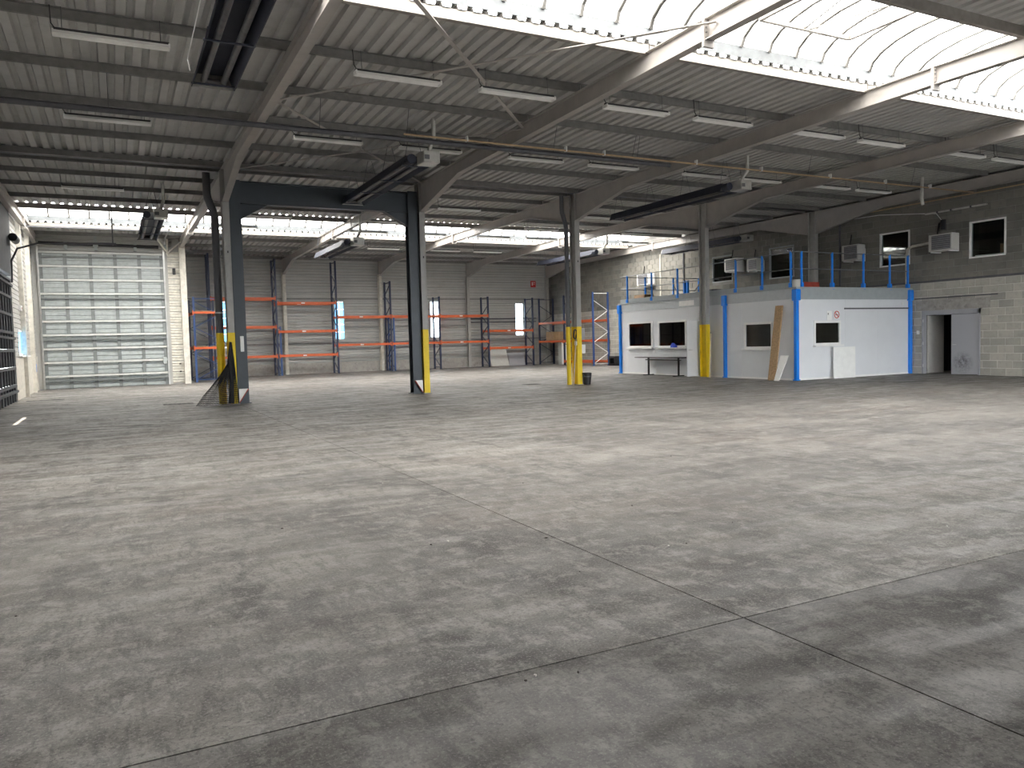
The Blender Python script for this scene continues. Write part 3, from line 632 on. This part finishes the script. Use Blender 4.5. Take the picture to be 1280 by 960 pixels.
def beam(par, axis, u0, u1, v, z, m='orange', h=.13):
    if axis == 'x': mb = MB().cbox(u0+.05, u1-.05, v-.03, v+.02, z-h/2, z+h/2, .006)
    else: mb = MB().cbox(v-.03, v+.02, u0+.05, u1-.05, z-h/2, z+h/2, .006)
    b = obj('beam', mb, m, par)
    for u in (u0+.05, u1-.05):
        q = MB().box(u-.03, u+.03, v-.055, v-.03, z-.12, z+.12) if axis == 'x' else MB().box(v-.055, v-.03, u-.03, u+.03, z-.12, z+.12)
        obj('end_connector', q, m, b)
    if axis == 'x': obj('load_sticker', MB().box(u0+1.3, u0+1.5, v-.0325, v-.03, z-.03, z+.03), 'white', b)
YF, YR = 44.0, 45.0
t = thing('pallet_rack', 'long pallet rack run of navy frames and orange beams on rear wall', 'rack', (14, 44.5, 0))
FR = [(4.55, 6.6), (7.95, 6.4), (8.12, 2.7), (11.27, 6.35), (14.45, 5.25), (14.62, 3.2), (17.5, 4.37), (20.74, 4.37), (23.88, 4.3)]
for x, h in FR: frame(t, 'x', x, YF, YR, h, 'rackmid' if h in (2.7, 3.2) else 'rackblue')
for a, b, zs in ((4.55, 7.95, (4.23, 2.68, 1.07)), (8.0, 11.27, (3.98, 2.42, 1.08)), (11.27, 14.45, (3.19, 1.6)), (14.45, 17.5, (3.19, 1.6)), (17.5, 20.74, (3.19, 1.6)), (20.74, 23.88, (2.24, 1.16))):
    for z in zs:
        for v in (YF-.03, YR+.04): beam(t, 'x', a, b, v, z)
t = thing('pallet_rack', 'pallet rack with white braced end frame along the block wall', 'rack', (25.3, 41.7, 0))
for y, mm in ((38.45, 'white'), (41.75, 'rackblue'), (44.9, 'rackblue')): frame(t, 'y', y, 24.86, 25.9, 4.3, 'rackmid' if y < 40 else 'rackblue', mm)
for a, b in ((38.45, 41.75), (41.75, 44.9)):
    for z in (2.66, 1.48, .24):
        if z < .3 and a > 41: continue
        for v in (24.83, 25.9): beam(t, 'y', a, b, v, z)
t = thing('pallet_rack', 'short mid blue rack with wooden shelves right of the sectional door', 'rack', (4.0, 41.2, 0))
frame(t, 'y', 39.9, 3.4, 4.55, 4.05, 'rackmid', 'rackmid'); frame(t, 'y', 42.6, 3.4, 4.55, 4.05)
for z in (3.3, 1.62):
    for v in (3.4, 4.58): beam(t, 'y', 39.9, 42.6, v, z, 'orange')
    beam(t, 'x', 3.3, 4.65, 39.84, z, 'orange', .1)
    n = 14
    for k in range(n): obj('shelf_board', MB().box(3.42, 4.55, 39.95+k*2.6/n, 39.95+(k+1)*2.6/n-.012, z+.07, z+.095), 'wood', t)

# things by the rear racks
def slab_thing(name, label, cat, pts, m, th=.02):      # a board: four corners in space, given a thickness
    a, b, c, d = [Vector(p) for p in pts]; n = (b-a).cross(d-a).normalized()*th
    return tag(obj(name, MB().add([a, b, c, d, a+n, b+n, c+n, d+n], [(3, 2, 1, 0), (4, 5, 6, 7), (0, 1, 5, 4), (1, 2, 6, 5), (2, 3, 7, 6), (3, 0, 4, 7)]), m), label, cat)
slab_thing('leaning_board', 'large pale grey board leaning under the low right rear rack beams', 'board', ((21.25, 44.75, .0), (22.5, 44.75, .0), (22.45, 45.1, 1.05), (21.2, 45.1, 1.05)), 'ac')
slab_thing('leaning_board', 'dark panel leaning beside the large pale grey board', 'board', ((22.6, 44.9, 0), (23.75, 44.9, 0), (23.75, 45.12, .8), (22.6, 45.12, .8)), 'doorgrey')
t = thing('cardboard_box', 'brown cardboard carton on the corner rack beams', 'box', (25.25, 43.6, 1.55)); obj('carton', MB().cbox(24.95, 25.7, 43.2, 44.2, 1.55, 2.1), 'card', t); obj('tape', MB().box(25.3, 25.36, 43.195, 43.2, 1.56, 2.1), 'wood', t)
t = thing('cupboard', 'pale metal cupboard behind the corner rack frame', 'cupboard', (25.55, 43.9, 0)); obj('carcass', MB().cbox(25.2, 25.85, 42.7, 43.1, 0, 1.5), 'ac', t); obj('door', MB().box(25.22, 25.83, 42.68, 42.7, .05, 1.47), 'lampw', t)
t = thing('tyre', 'small black frame block at block wall foot left of office', 'tyre', (25.8, 37.7, 0)); mb = MB()
for q in ((-.32, .32, 0, .12), (-.32, .32, .42, .55), (-.32, -.2, .12, .42), (.2, .32, .12, .42)): mb.box(25.62, 25.95, 37.7+q[0], 37.7+q[1], q[2], q[3])
obj('ring', mb, 'black', t)
# extinguisher sign on rear wall
t = thing('safety_sign', 'red fire extinguisher sign on the rear siding wall', 'sign', (24.78, YB-.03, 5.28)); obj('plate', MB().box(24.60, 24.97, YB-.035, YB-.0, 5.08, 5.5), 'red', t)
mb = MB().box(24.68, 24.75, YB-.04, YB-.035, 5.2, 5.42); mb.box(24.80, 24.90, YB-.04, YB-.035, 5.38, 5.42); mb.box(24.80, 24.88, YB-.04, YB-.035, 5.27, 5.31); obj('pictogram', mb, 'white', t)

# ---------------------------------------------------------------- site office
OX, OY, OZ, OB = 20.22, 18.9, 3.06, 29.03
t = OF = thing('site_office', 'pale grey modular site office with blue corner posts', 'office', (OX, OY, 0))
WL = [(26.69, 28.42, 1.14, 2.25), (24.5, 26.3, 1.14, 2.23), (19.94, 21.3, 1.07, 2.0)]; WF = (21.02, 22.3, 1.15, 1.98); DL = (23.5, 24.34, 0.05, 2.15)
seams = [OY+.1, 19.84, 21.45, 22.3, 23.44, 24.42, 26.5, 28.55, OB-.05]
for a, b in zip(seams, seams[1:]): obj('wall_panel', holed(MB(), 'x', OX, OX+.06, a+.002, b-.002, .06, 2.72, WL+[DL]), 'office', t)
fs = [OX+.1, 22.55, 24.2, 25.9]
for a, b in zip(fs, fs[1:]): obj('wall_panel', holed(MB(), 'y', OY, OY+.06, a+.002, b-.002, .06, 2.70, [WF]), 'office', t)
obj('wall_panel', MB().box(OX, XR-.05, OB-.06, OB, .06, 2.72), 'office', t)
obj('base_rail', MB().box(OX-.01, OX+.08, OY, OB, 0, .06), 'board', t); obj('base_rail', MB().box(OX, 25.95, OY-.01, OY+.08, 0, .06), 'board', t)
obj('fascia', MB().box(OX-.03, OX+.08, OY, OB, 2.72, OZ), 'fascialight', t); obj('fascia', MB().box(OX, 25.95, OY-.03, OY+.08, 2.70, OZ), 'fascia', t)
obj('fascia_sticker', MB().box(OX-.034, OX-.03, 24.0, 24.9, 2.78, 2.98), 'lampw', t)
obj('roof_deck', MB().box(OX-.08, 25.97, OY-.08, OB+.05, OZ, OZ+.05), 'fascia', t)
obj('toe_board', MB().box(OX+.02, OX+.04, OY+.05, OB, OZ+.05, OZ+.22), 'fascia', t)
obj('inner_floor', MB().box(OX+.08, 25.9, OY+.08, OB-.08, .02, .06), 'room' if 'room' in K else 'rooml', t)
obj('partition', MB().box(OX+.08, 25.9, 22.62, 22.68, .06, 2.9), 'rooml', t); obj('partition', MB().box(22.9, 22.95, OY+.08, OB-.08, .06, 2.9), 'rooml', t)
def bpost(x, y, lab=None):
    q = obj('corner_post', MB().cbox(x-.065, x+.065, y-.065, y+.065, 0, 3.02, .012), 'blue', t); obj('post_head', MB().cbox(x-.11, x+.11, y-.11, y+.11, 2.66, 3.04, .02), 'blue', q); obj('post_foot', MB().box(x-.085, x+.085, y-.085, y+.085, 0, .04), 'blue', q)
bpost(OX-.02, OB-.03); bpost(OX-.02, 22.27); bpost(OX-.02, OY-.02)
q = obj('corner_post', MB().cbox(25.83, 25.95, OY-.1, OY+.02, 0, 3.02, .015), 'blue', t); obj('post_head', MB().cbox(25.77, 25.97, OY-.14, OY+.06, 2.66, 3.04, .02), 'blue', q)
def owin(par, ax, at, a, b, z0, z1):
    f = MB(); w_ = .075
    def bx(m, d0, d1, u0, u1, za, zb): return m.box(at+d0, at+d1, u0, u1, za, zb) if ax == 'x' else m.box(u0, u1, at+d0, at+d1, za, zb)
    for q in ((a, a+w_, z0, z1), (b-w_, b, z0, z1), (a+w_, b-w_, z0, z0+w_), (a+w_, b-w_, z1-w_, z1)): bx(f, -.03, .05, *q)
    fr = obj('window_frame', f, 'white', par); obj('pane', bx(MB(), .0, .008, a+w_, b-w_, z0+w_, z1-w_), 'glass', fr); obj('sill', bx(MB(), -.13, 0, a-.04, b+.04, z0-.05, z0), 'white', fr)
for q in WL: owin(t, 'x', OX, *q)
owin(t, 'y', OY, *WF)
obj('cable_strip', MB().box(22.5, 25.9, OY-.03, OY, 2.36, 2.41), 'conduit', t)
dl = obj('door_leaf', MB().cbox(19.36, 20.2, 23.44, 23.485, .04, 2.17, .006), 'office', t); obj('door_handle', MB().tube([(19.45, 23.44, 1.05), (19.45, 23.39, 1.05), (19.57, 23.39, 1.05)], .012, 6), 'steel', dl)
obj('wall_socket', MB().cbox(25.45, 25.55, OY-.03, OY, 2.5, 2.6), 'white', t)
# signs on its front
t = thing('no_smoking_sign', 'white square no smoking sign above the front office window', 'sign', (22.12, OY-.01, 2.18)); obj('plate', MB().box(21.97, 22.27, OY-.012, OY-.001, 2.03, 2.33), 'white', t)
mb = MB(); n = 20
for k in range(n):
    a0, a1 = 2*PI*k/n, 2*PI*(k+1)/n; mb.bar((22.12+.115*math.cos(a0), OY-.014, 2.18+.115*math.sin(a0)), (22.12+.115*math.cos(a1), OY-.014, 2.18+.115*math.sin(a1)), .004, .028, (0, 0, 1) if abs(math.cos(a0)) < .7 else (1, 0, 0))
mb.bar((22.04, OY-.0145, 2.26), (22.20, OY-.0145, 2.10), .004, .028); obj('red_ring', mb, 'red', t)
mb = MB().box(22.05, 22.18, OY-.0135, OY-.012, 2.165, 2.19); obj('cigarette', mb, 'black', t)
t = thing('wall_notice', 'white notice sheet left of the no smoking sign', 'sign', (21.77, OY-.01, 2.15)); obj('sheet', MB().box(21.66, 21.88, OY-.008, OY-.001, 1.99, 2.31), 'board', t); obj('printed_mark', MB().box(21.69, 21.73, OY-.010, OY-.008, 2.18, 2.24), 'acg', t)

# guard rail round its roof
t = thing('guard_rail', 'blue post guard rail around the site office roof', 'railing', (OX, OY, OZ))
RX, RYf, RYb = OX+.03, OY+.03, OB-.03
for x, y in [(RX, v) for v in (28.5, 26.75, 25.05, 23.4, 21.75, 20.45, 19.15)] + [(v, RYf) for v in (20.5, 21.95, 23.5, 24.87, 25.85)] :
    p = obj('post', MB().cbox(x-.03, x+.03, y-.03, y+.03, OZ+.05, OZ+1.24, .006), 'blue', t); obj('post_foot', MB().box(x-.05, x+.05, y-.06, y+.06, OZ-.02, OZ+.2), 'blue', p)
for x in (21.6, 23.2, 24.7): obj('post', MB().cbox(x-.03, x+.03, RYb-.03, RYb+.03, OZ+.05, OZ+1.24, .005), 'blue', t)
for z in (OZ+.66, OZ+1.22):
    obj('rail', MB().tube([(RX, RYf, z), (RX, RYb, z)], .018, 8), 'railgrey', t); obj('rail', MB().tube([(RX, RYf, z), (25.93, RYf, z)], .018, 8), 'railgrey', t); obj('rail', MB().tube([(RX, RYb, z), (25.93, RYb, z)], .018, 8), 'railgrey', t)
# things on its roof
t = thing('cardboard_box', 'long brown carton on the far end of office roof', 'box', (21.4, 28.8, OZ+.05)); obj('carton', MB().cbox(21.0, 21.5, 28.25, 29.05, OZ+.05, OZ+.42), 'card', t); obj('flap', MB().box(20.98, 21.0, 28.3, 28.95, OZ+.12, OZ+.40), 'wood', t)
t = thing('folding_gate', 'blue folding gate standing on the office roof', 'gate', (22.5, 27.2, OZ+.05))
for y in (27.15, 27.35): obj('post', MB().cbox(22.45, 22.55, y-.05, y+.05, OZ+.05, OZ+.95), 'blue', t)
for a, b in (((22.5, 27.4, OZ+.1), (22.5, 28.1, OZ+.75)), ((22.5, 27.1, OZ+.1), (22.5, 26.2, OZ+.9)), ((22.5, 27.1, OZ+.9), (22.5, 25.6, OZ+.9)), ((22.5, 26.2, OZ+.06), (22.5, 26.2, OZ+.9))): obj('bar', MB().bar(a, b, .03, .03), 'conduit', t)
t = thing('plastic_crate', 'red crate on office roof behind the corner rail', 'crate', (22.6, 20.7, OZ+.05)); mb = MB(); mb.box(22.2, 23.0, 20.4, 21.0, OZ+.05, OZ+.08)
for q in ((22.2, 22.23, 20.4, 21.0), (22.97, 23, 20.4, 21.0), (22.2, 23, 20.4, 20.43), (22.2, 23, 20.97, 21)): mb.box(*q, OZ+.05, OZ+.36)
obj('crate_shell', mb, 'redgrey', t)
t = thing('box', 'dark box on office roof right of the blue folding gate', 'box', (23.5, 26.3, OZ+.05)); obj('case', MB().cbox(23.2, 23.7, 26.4, 27.0, OZ+.05, OZ+.5), 'black', t); obj('lid', MB().box(23.18, 23.72, 26.38, 27.02, OZ+.5, OZ+.53), 'black', t)
o = smooth(obj('paint_pot', MB().lathe([(0, 0), (.13, 0), (.14, .24), (.145, .25), (.11, .25), (0, .245)], (20.33, OY+.1, OZ+.05), 14), 'ac')); tag(o, 'pale round pot on the front corner of office roof', 'pot')

# table, cap, leaning boards
t = thing('folding_table', 'slim black table with two T legs before office windows', 'table', (20.05, 25.8, 0)); obj('tabletop', MB().cbox(19.6, 20.15, 24.05, 27.15, .725, .755, .004), 'black', t); obj('apron', MB().box(19.86, 19.90, 24.45, 26.75, .62, .66), 'black', t)
for y in (26.55, 24.6):
    l = obj('leg', MB().cbox(19.85, 19.91, y-.035, y+.035, .03, .725, .006), 'black', t); obj('foot', MB().cbox(19.6, 20.14, y-.035, y+.035, 0, .035, .008), 'black', l)
bm = bmesh.new(); bmesh.ops.create_uvsphere(bm, u_segments=14, v_segments=8, radius=.5); mb = MB()
for v in bm.verts: v.co = Vector((v.co.x*.16, v.co.y*.42, max(-.0, v.co.z)*.36))
for v in bm.verts: v.co += Vector((OX-.085, 25.2, 1.14)) + Vector((0, .03*math.sin(9*v.co.x), .02*math.sin(14*v.co.y) if v.co.z > .01 else 0))
bm.verts.index_update(); mb.add([v.co[:] for v in bm.verts], [[v.index for v in f.verts] for f in bm.faces]); bm.free()
tag(smooth(obj('cap', mb, 'bluecloth')), 'bright blue cap on the second office window sill', 'cap')
slab_thing('chipboard_plank', 'tall narrow chipboard plank leaning on office beside blue corner post', 'plank', ((19.80, 19.74, 0), (19.80, 19.40, 0), (20.13, 19.37, 2.52), (20.13, 19.69, 2.52)), 'osb', .04)
b = bpy.data.objects['chipboard_plank']
for f0, f1 in ((.02, .10), (.20, .27), (.76, .80), (.93, .995)):
    q = [(19.795+.33*f, y+(-.03-.02*0)*f*1.0, 2.52*f) for f, y in ((f0, 19.73), (f0, 19.41), (f1, 19.41), (f1, 19.73))]
    q = [(x-.012, y, z) for x, y, z in q]; obj('pale_patch', MB().add(q+[(x+.01, y, z) for x, y, z in q], [(0, 1, 2, 3), (7, 6, 5, 4), (0, 4, 5, 1), (1, 5, 6, 2), (2, 6, 7, 3), (3, 7, 4, 0)]), 'wood2', b)
slab_thing('white_offcut', 'white board offcut leaning at foot of chipboard plank', 'board', ((19.72, 19.40, 0), (19.72, 19.18, 0), (19.90, 18.92, .84), (19.90, 19.27, .84)), 'board', .02)
slab_thing('leaning_board', 'white panel leaning under the front office window', 'board', ((21.78, OY-.16, 0), (22.84, OY-.16, 0), (22.86, OY-.135, 1.07), (21.78, OY-.135, 1.07)), 'board', .02)

# bucket, poles, net, boxes at the columns
t = thing('bucket', 'black plastic bucket right of the yellow column foot', 'bucket', (14.48, 22.85, 0)); o = smooth(obj('pail', MB().lathe([(0, .0), (.125, 0), (.16, .38), (.165, .38), (.165, .41), (.15, .41), (.115, .02), (0, .02)], (14.48, 22.85, 0), 18), 'black', t)); obj('rim_band', MB().lathe([(.150, .26), (.158, .26), (.161, .30), (.153, .30)], (14.48, 22.85, 0), 18), 'conduit', o)
mb = MB(); mb.tube([(14.48+.165*math.cos(a), 22.85-.165*abs(math.sin(a))*.5-.03, .37-.15*math.sin(a)) for a in [k*PI/8 for k in range(9)]], .006, 5); obj('handle', mb, 'railgrey', t)
t = thing('leaning_pole', 'cream wooden pole leaning on the bucket column', 'pole', (14.02, 22.75, 0)); obj('shaft', MB().tube([(13.84, 22.7, .0), (14.08, 22.88, 1.5)], .022, 8), 'brush', t); obj('tip', MB().tube([(14.08, 22.88, 1.5), (14.093, 22.89, 1.58)], .026, 8), 'railgrey', t)
t = thing('leaning_pole', 'cream pole leaning on the yellow column before the office', 'pole', (19.95, 22.75, 0)); obj('shaft', MB().tube([(19.82, 22.72, 0), (19.91, 22.73, 1.65)], .022, 8), 'brush', t); obj('tip', MB().tube([(19.91, 22.73, 1.65), (19.914, 22.73, 1.72)], .026, 8), 'railgrey', t)
t = thing('cable_coil', 'black cable coil hung inside the bucket column web', 'cable', (14.28, 22.98, 1.7)); o = t
mb = MB(); mb.tube([(14.13+.06*math.cos(a)+.01*math.sin(3*a), 22.96+.004*a, 1.74+.17*math.sin(a)) for a in [k*PI/6 for k in range(37)]], .012, 5, False); obj('loops', mb, 'black', t); obj('plug', MB().cbox(14.09, 14.19, 22.93, 23.0, 1.36, 1.5), 'lampw', t)
t = thing('switch_box', 'grey electrical box on right of bucket column, upper one', 'box', (14.5, 23.05, 1.75)); obj('casing', MB().cbox(14.345, 14.51, 22.98, 23.16, 1.55, 1.94), 'ac', t); obj('cover', MB().box(14.36, 14.50, 22.97, 22.98, 1.57, 1.92), 'doorgrey', t)
t = thing('switch_box', 'white electrical box on right of bucket column, lower one', 'box', (14.5, 23.05, 1.2)); obj('casing', MB().cbox(14.345, 14.53, 22.98, 23.16, 1.07, 1.38), 'lampw', t); obj('cover', MB().box(14.36, 14.52, 22.97, 22.98, 1.09, 1.36), 'white', t)
# black net draped round the downpipe
nn, hh = 40, 30; vs = []; fsn = []
for j in range(hh+1):
    f = j/hh
    for i in range(nn+1):
        u = i/nn; s = f**1.4
        x = 2.86-.02*f + (u-.5)*(.06+.30*f) - (1-u)*.42*s*s; y = 22.86 - .12*math.sin(u*PI)*f + .03*math.sin(u*24)*f*(.5+.5*f)
        ztp_ = 1.72 - .55*(1-u)*(1-f)*.9; z = max(.012+.01*math.sin(i*1.3), ztp_*(1-f)+.012)
        x -= (1-u)*.35*min(1, f*1.2)
        vs.append((x, y, z))
for j in range(hh):
    for i in range(nn): a = j*(nn+1)+i; fsn.append((a, a+1, a+nn+2, a+nn+1))
o = obj('safety_net', MB().add(vs, fsn), 'net'); tag(o, 'black net draped around the left yellow column and downpipe', 'net')
md = o.modifiers.new('wire', 'WIREFRAME'); md.thickness = .013; md.use_replace = True
mb = MB(); mb.tube([(2.86, 22.86, 1.74), (2.80, 22.84, 1.2), (2.84, 22.82, .6), (2.80, 22.8, .04)], [.03, .05, .06, .08], 7); obj('bunched_edge', mb, 'net', o)

# ---------------------------------------------------------------- things on the block wall
def aircon(y0, y1, z0, z1, lab, m='ac'):
    x1 = XR-.12; x0 = x1-.42
    t = thing('air_conditioner', lab, 'air conditioner', (x1, (y0+y1)/2, z0), 'air conditioning units on the block wall')
    cs = obj('casing', MB().cbox(x0, x1, y0, y1, z0, z1, .015), m, t)
    obj('grille', MB().box(x0-.012, x0, y0+.05, y1-.12, z0+.05, z1-.05), 'acg', cs)
    for k in range(7): obj('grille_bar', MB().box(x0-.018, x0-.012, y0+.05, y1-.12, z0+.08+k*(z1-z0-.16)/6.3, z0+.09+k*(z1-z0-.16)/6.3), 'doorgrey', cs)
    for y in (y0+.1, y1-.1):
        b = obj('bracket', MB().box(x0, XR-.02, y-.02, y+.02, z0-.04, z0), 'white', t); obj('bracket_arm', MB().box(XR-.04, XR-.015, y-.02, y+.02, z0-.04, z0+.45), 'white', b)
    obj('refrigerant_pipe', MB().tube([(x1+.05, y1-.1, z1-.1), (x1+.06, y1+.0, z1+.1), (XR-.04, y1-.05, z1+.45)], .025, 6), 'black', t)
aircon(17.0, 17.85, 4.28, 4.86, 'grey air conditioner left of the rightmost upper window')
aircon(20.75, 21.5, 4.33, 4.93, 'dim grey air conditioner left of the second upper window')
aircon(26.0, 26.65, 4.42, 4.95, 'grey air conditioner in the middle above the office roof')
aircon(27.25, 28.1, 4.52, 5.1, 'white air conditioner overlapping the far upper window', 'white')
aircon(33.9, 34.95, 4.4, 5.0, 'cream air conditioner above the carton on office roof', 'board')
for k, (y, z0, z1, lab, m) in enumerate([(33.5, 3.2, 5.95, 'pale vertical conduit on block wall behind office rail', 'palecol'), (31.6, 3.2, 5.8, 'dark vertical conduit on block wall right of pale one', 'conduit'), (22.0, 3.4, 6.3, 'thin dark conduit beside second upper window', 'conduit'), (26.3, 3.2, 4.3, 'short conduit below the middle air conditioner', 'conduit')]):
    o = obj('wall_conduit', MB().tube([(XR-.05, y, z0), (XR-.05, y, z1)], .04, 8), m); tag(o, lab, 'conduit')
o = smooth(obj('drain_pipe', MB().tube([(XR-.3, 17.95, 4.62), (XR-.15, 18.75, 4.6), (XR-.12, 18.95, 4.52), (XR-.12, 19.0, 4.3), (XR-.12, 19.0, 3.2)], .045, 10), 'palecol')); tag(o, 'pale bent drain pipe from air conditioner to office roof', 'pipe')
o = obj('wall_cable', MB().tube([(XR-.04, 24.2, 6.1), (XR-.04, 22.5, 6.0), (XR-.04, 20.2, 5.95), (XR-.04, 18.6, 5.75), (XR-.04, 17.9, 5.65), (XR-.06, 17.7, 5.4)], .014, 5), 'white'); tag(o, 'thin white cable sagging along the block wall', 'cable')
o = obj('cable_tray', MB().box(XR-.1, XR-.02, 16.1, 18.3, 5.66, 5.71), 'zinc'); tag(o, 'bright thin cable tray above the upper windows', 'tray')
for y in (16.6, 17.3, 17.8): obj('clip', MB().box(XR-.11, XR-.02, y, y+.06, 5.65, 5.72), 'conduit', o)
o = obj('cable_box', MB().cbox(XR-.1, XR-.02, 17.55, 17.7, 5.05, 5.4), 'black'); tag(o, 'small black cable box above the nearest air conditioner', 'box')
t = thing('wall_switch', 'small white switch left of the grey double door', 'switch', (XR-.02, 18.6, 1.5)); obj('plate', MB().cbox(XR-.04, XR-.008, 18.55, 18.66, 1.42, 1.56), 'white', t); obj('rocker', MB().box(XR-.048, XR-.04, 18.58, 18.63, 1.46, 1.52), 'lampw', t)
t = thing('wall_lever', 'small valve box on the block wall left of office', 'valve', (XR-.03, 36.2, 1.2)); obj('body', MB().cbox(XR-.12, XR-.008, 36.1, 36.3, 1.1, 1.3), 'lampw', t); obj('pipe', MB().tube([(XR-.06, 36.2, 1.2), (XR-.06, 35.0, 1.25)], .02, 6), 'conduit', t)
# left wall and floor oddments
t = thing('wall_switch', 'white switch box on the left wall above window', 'switch', (XL+.02, 33.0, 3.2)); obj('plate', MB().cbox(XL-.02, XL+.08, 32.9, 33.15, 3.1, 3.3), 'white', t); obj('button', MB().box(XL+.08, XL+.09, 33.0, 33.05, 3.17, 3.23), 'redgrey', t)
t = thing('blue_box', 'small blue box on left wall beside sectional door', 'box', (XL+.1, 36.9, .9)); obj('case', MB().cbox(XL+.03, XL+.12, 36.8, 37.0, .8, 1.15), 'rackmid', t); obj('lid', MB().box(XL+.12, XL+.125, 36.82, 36.98, .82, 1.13), 'blue', t)
def drain(x0, x1, y0, y1, lab):
    t = thing('floor_drain', lab, 'drain', ((x0+x1)/2, (y0+y1)/2, 0)); obj('frame', MB().box(x0, x1, y0, y1, .0005, .004), 'drain', t); n = 6
    for k in range(n): obj('grate_bar', MB().box(x0+.02+(x1-x0-.04)*k/n, x0+.02+(x1-x0-.04)*(k+.5)/n, y0+.02, y1-.02, .004, .008), 'drain', t)
drain(1.15, 1.95, 24.25, 24.6, 'dark floor drain grate left of the downpipe foot'); drain(12.95, 13.5, 24.3, 24.8, 'dark floor drain plate before the bucket column'); drain(-2.7, -1.6, 30.0, 30.25, 'dark floor drain strip near the dark dock door')
rnd = random.Random(3)
spots = [(2.1, 5.6), (2.25, 5.62), (2.95, 5.3), (1.6, 3.1), (1.66, 3.12), (1.85, 3.05), (4.2, 5.9), (3.6, 4.6), (3.75, 4.58), (4.5, 4.9), (5.2, 5.2), (1.2, 6.8), (-.6, 5.4), (.4, 4.6), (6.4, 8.1), (7.6, 7.9), (2.6, 8.4), (3.9, 7.5), (2.7, 4.4), (5.8, 3.9)]
for k, (x, y) in enumerate(spots):
    m = 'debrisl' if k % 3 == 1 else 'debris'; r = rnd.uniform(.004, .008)*(1.6 if y > 5 else 1)
    pts = [(x+r*math.cos(a)*rnd.uniform(.6, 1.3), y+r*math.sin(a)*rnd.uniform(.6, 1.3)) for a in [q*PI/3 for q in range(6)]]
    o = obj('debris_chip', MB().prism(pts, 'z', 0.0005, rnd.uniform(.004, .009)), m)
    tag(o, 'tiny pale debris chip on the concrete floor' if m == 'debrisl' else 'tiny dark debris chip on the concrete floor', 'debris', 'pale chips on the floor' if m == 'debrisl' else 'dark chips on the floor')
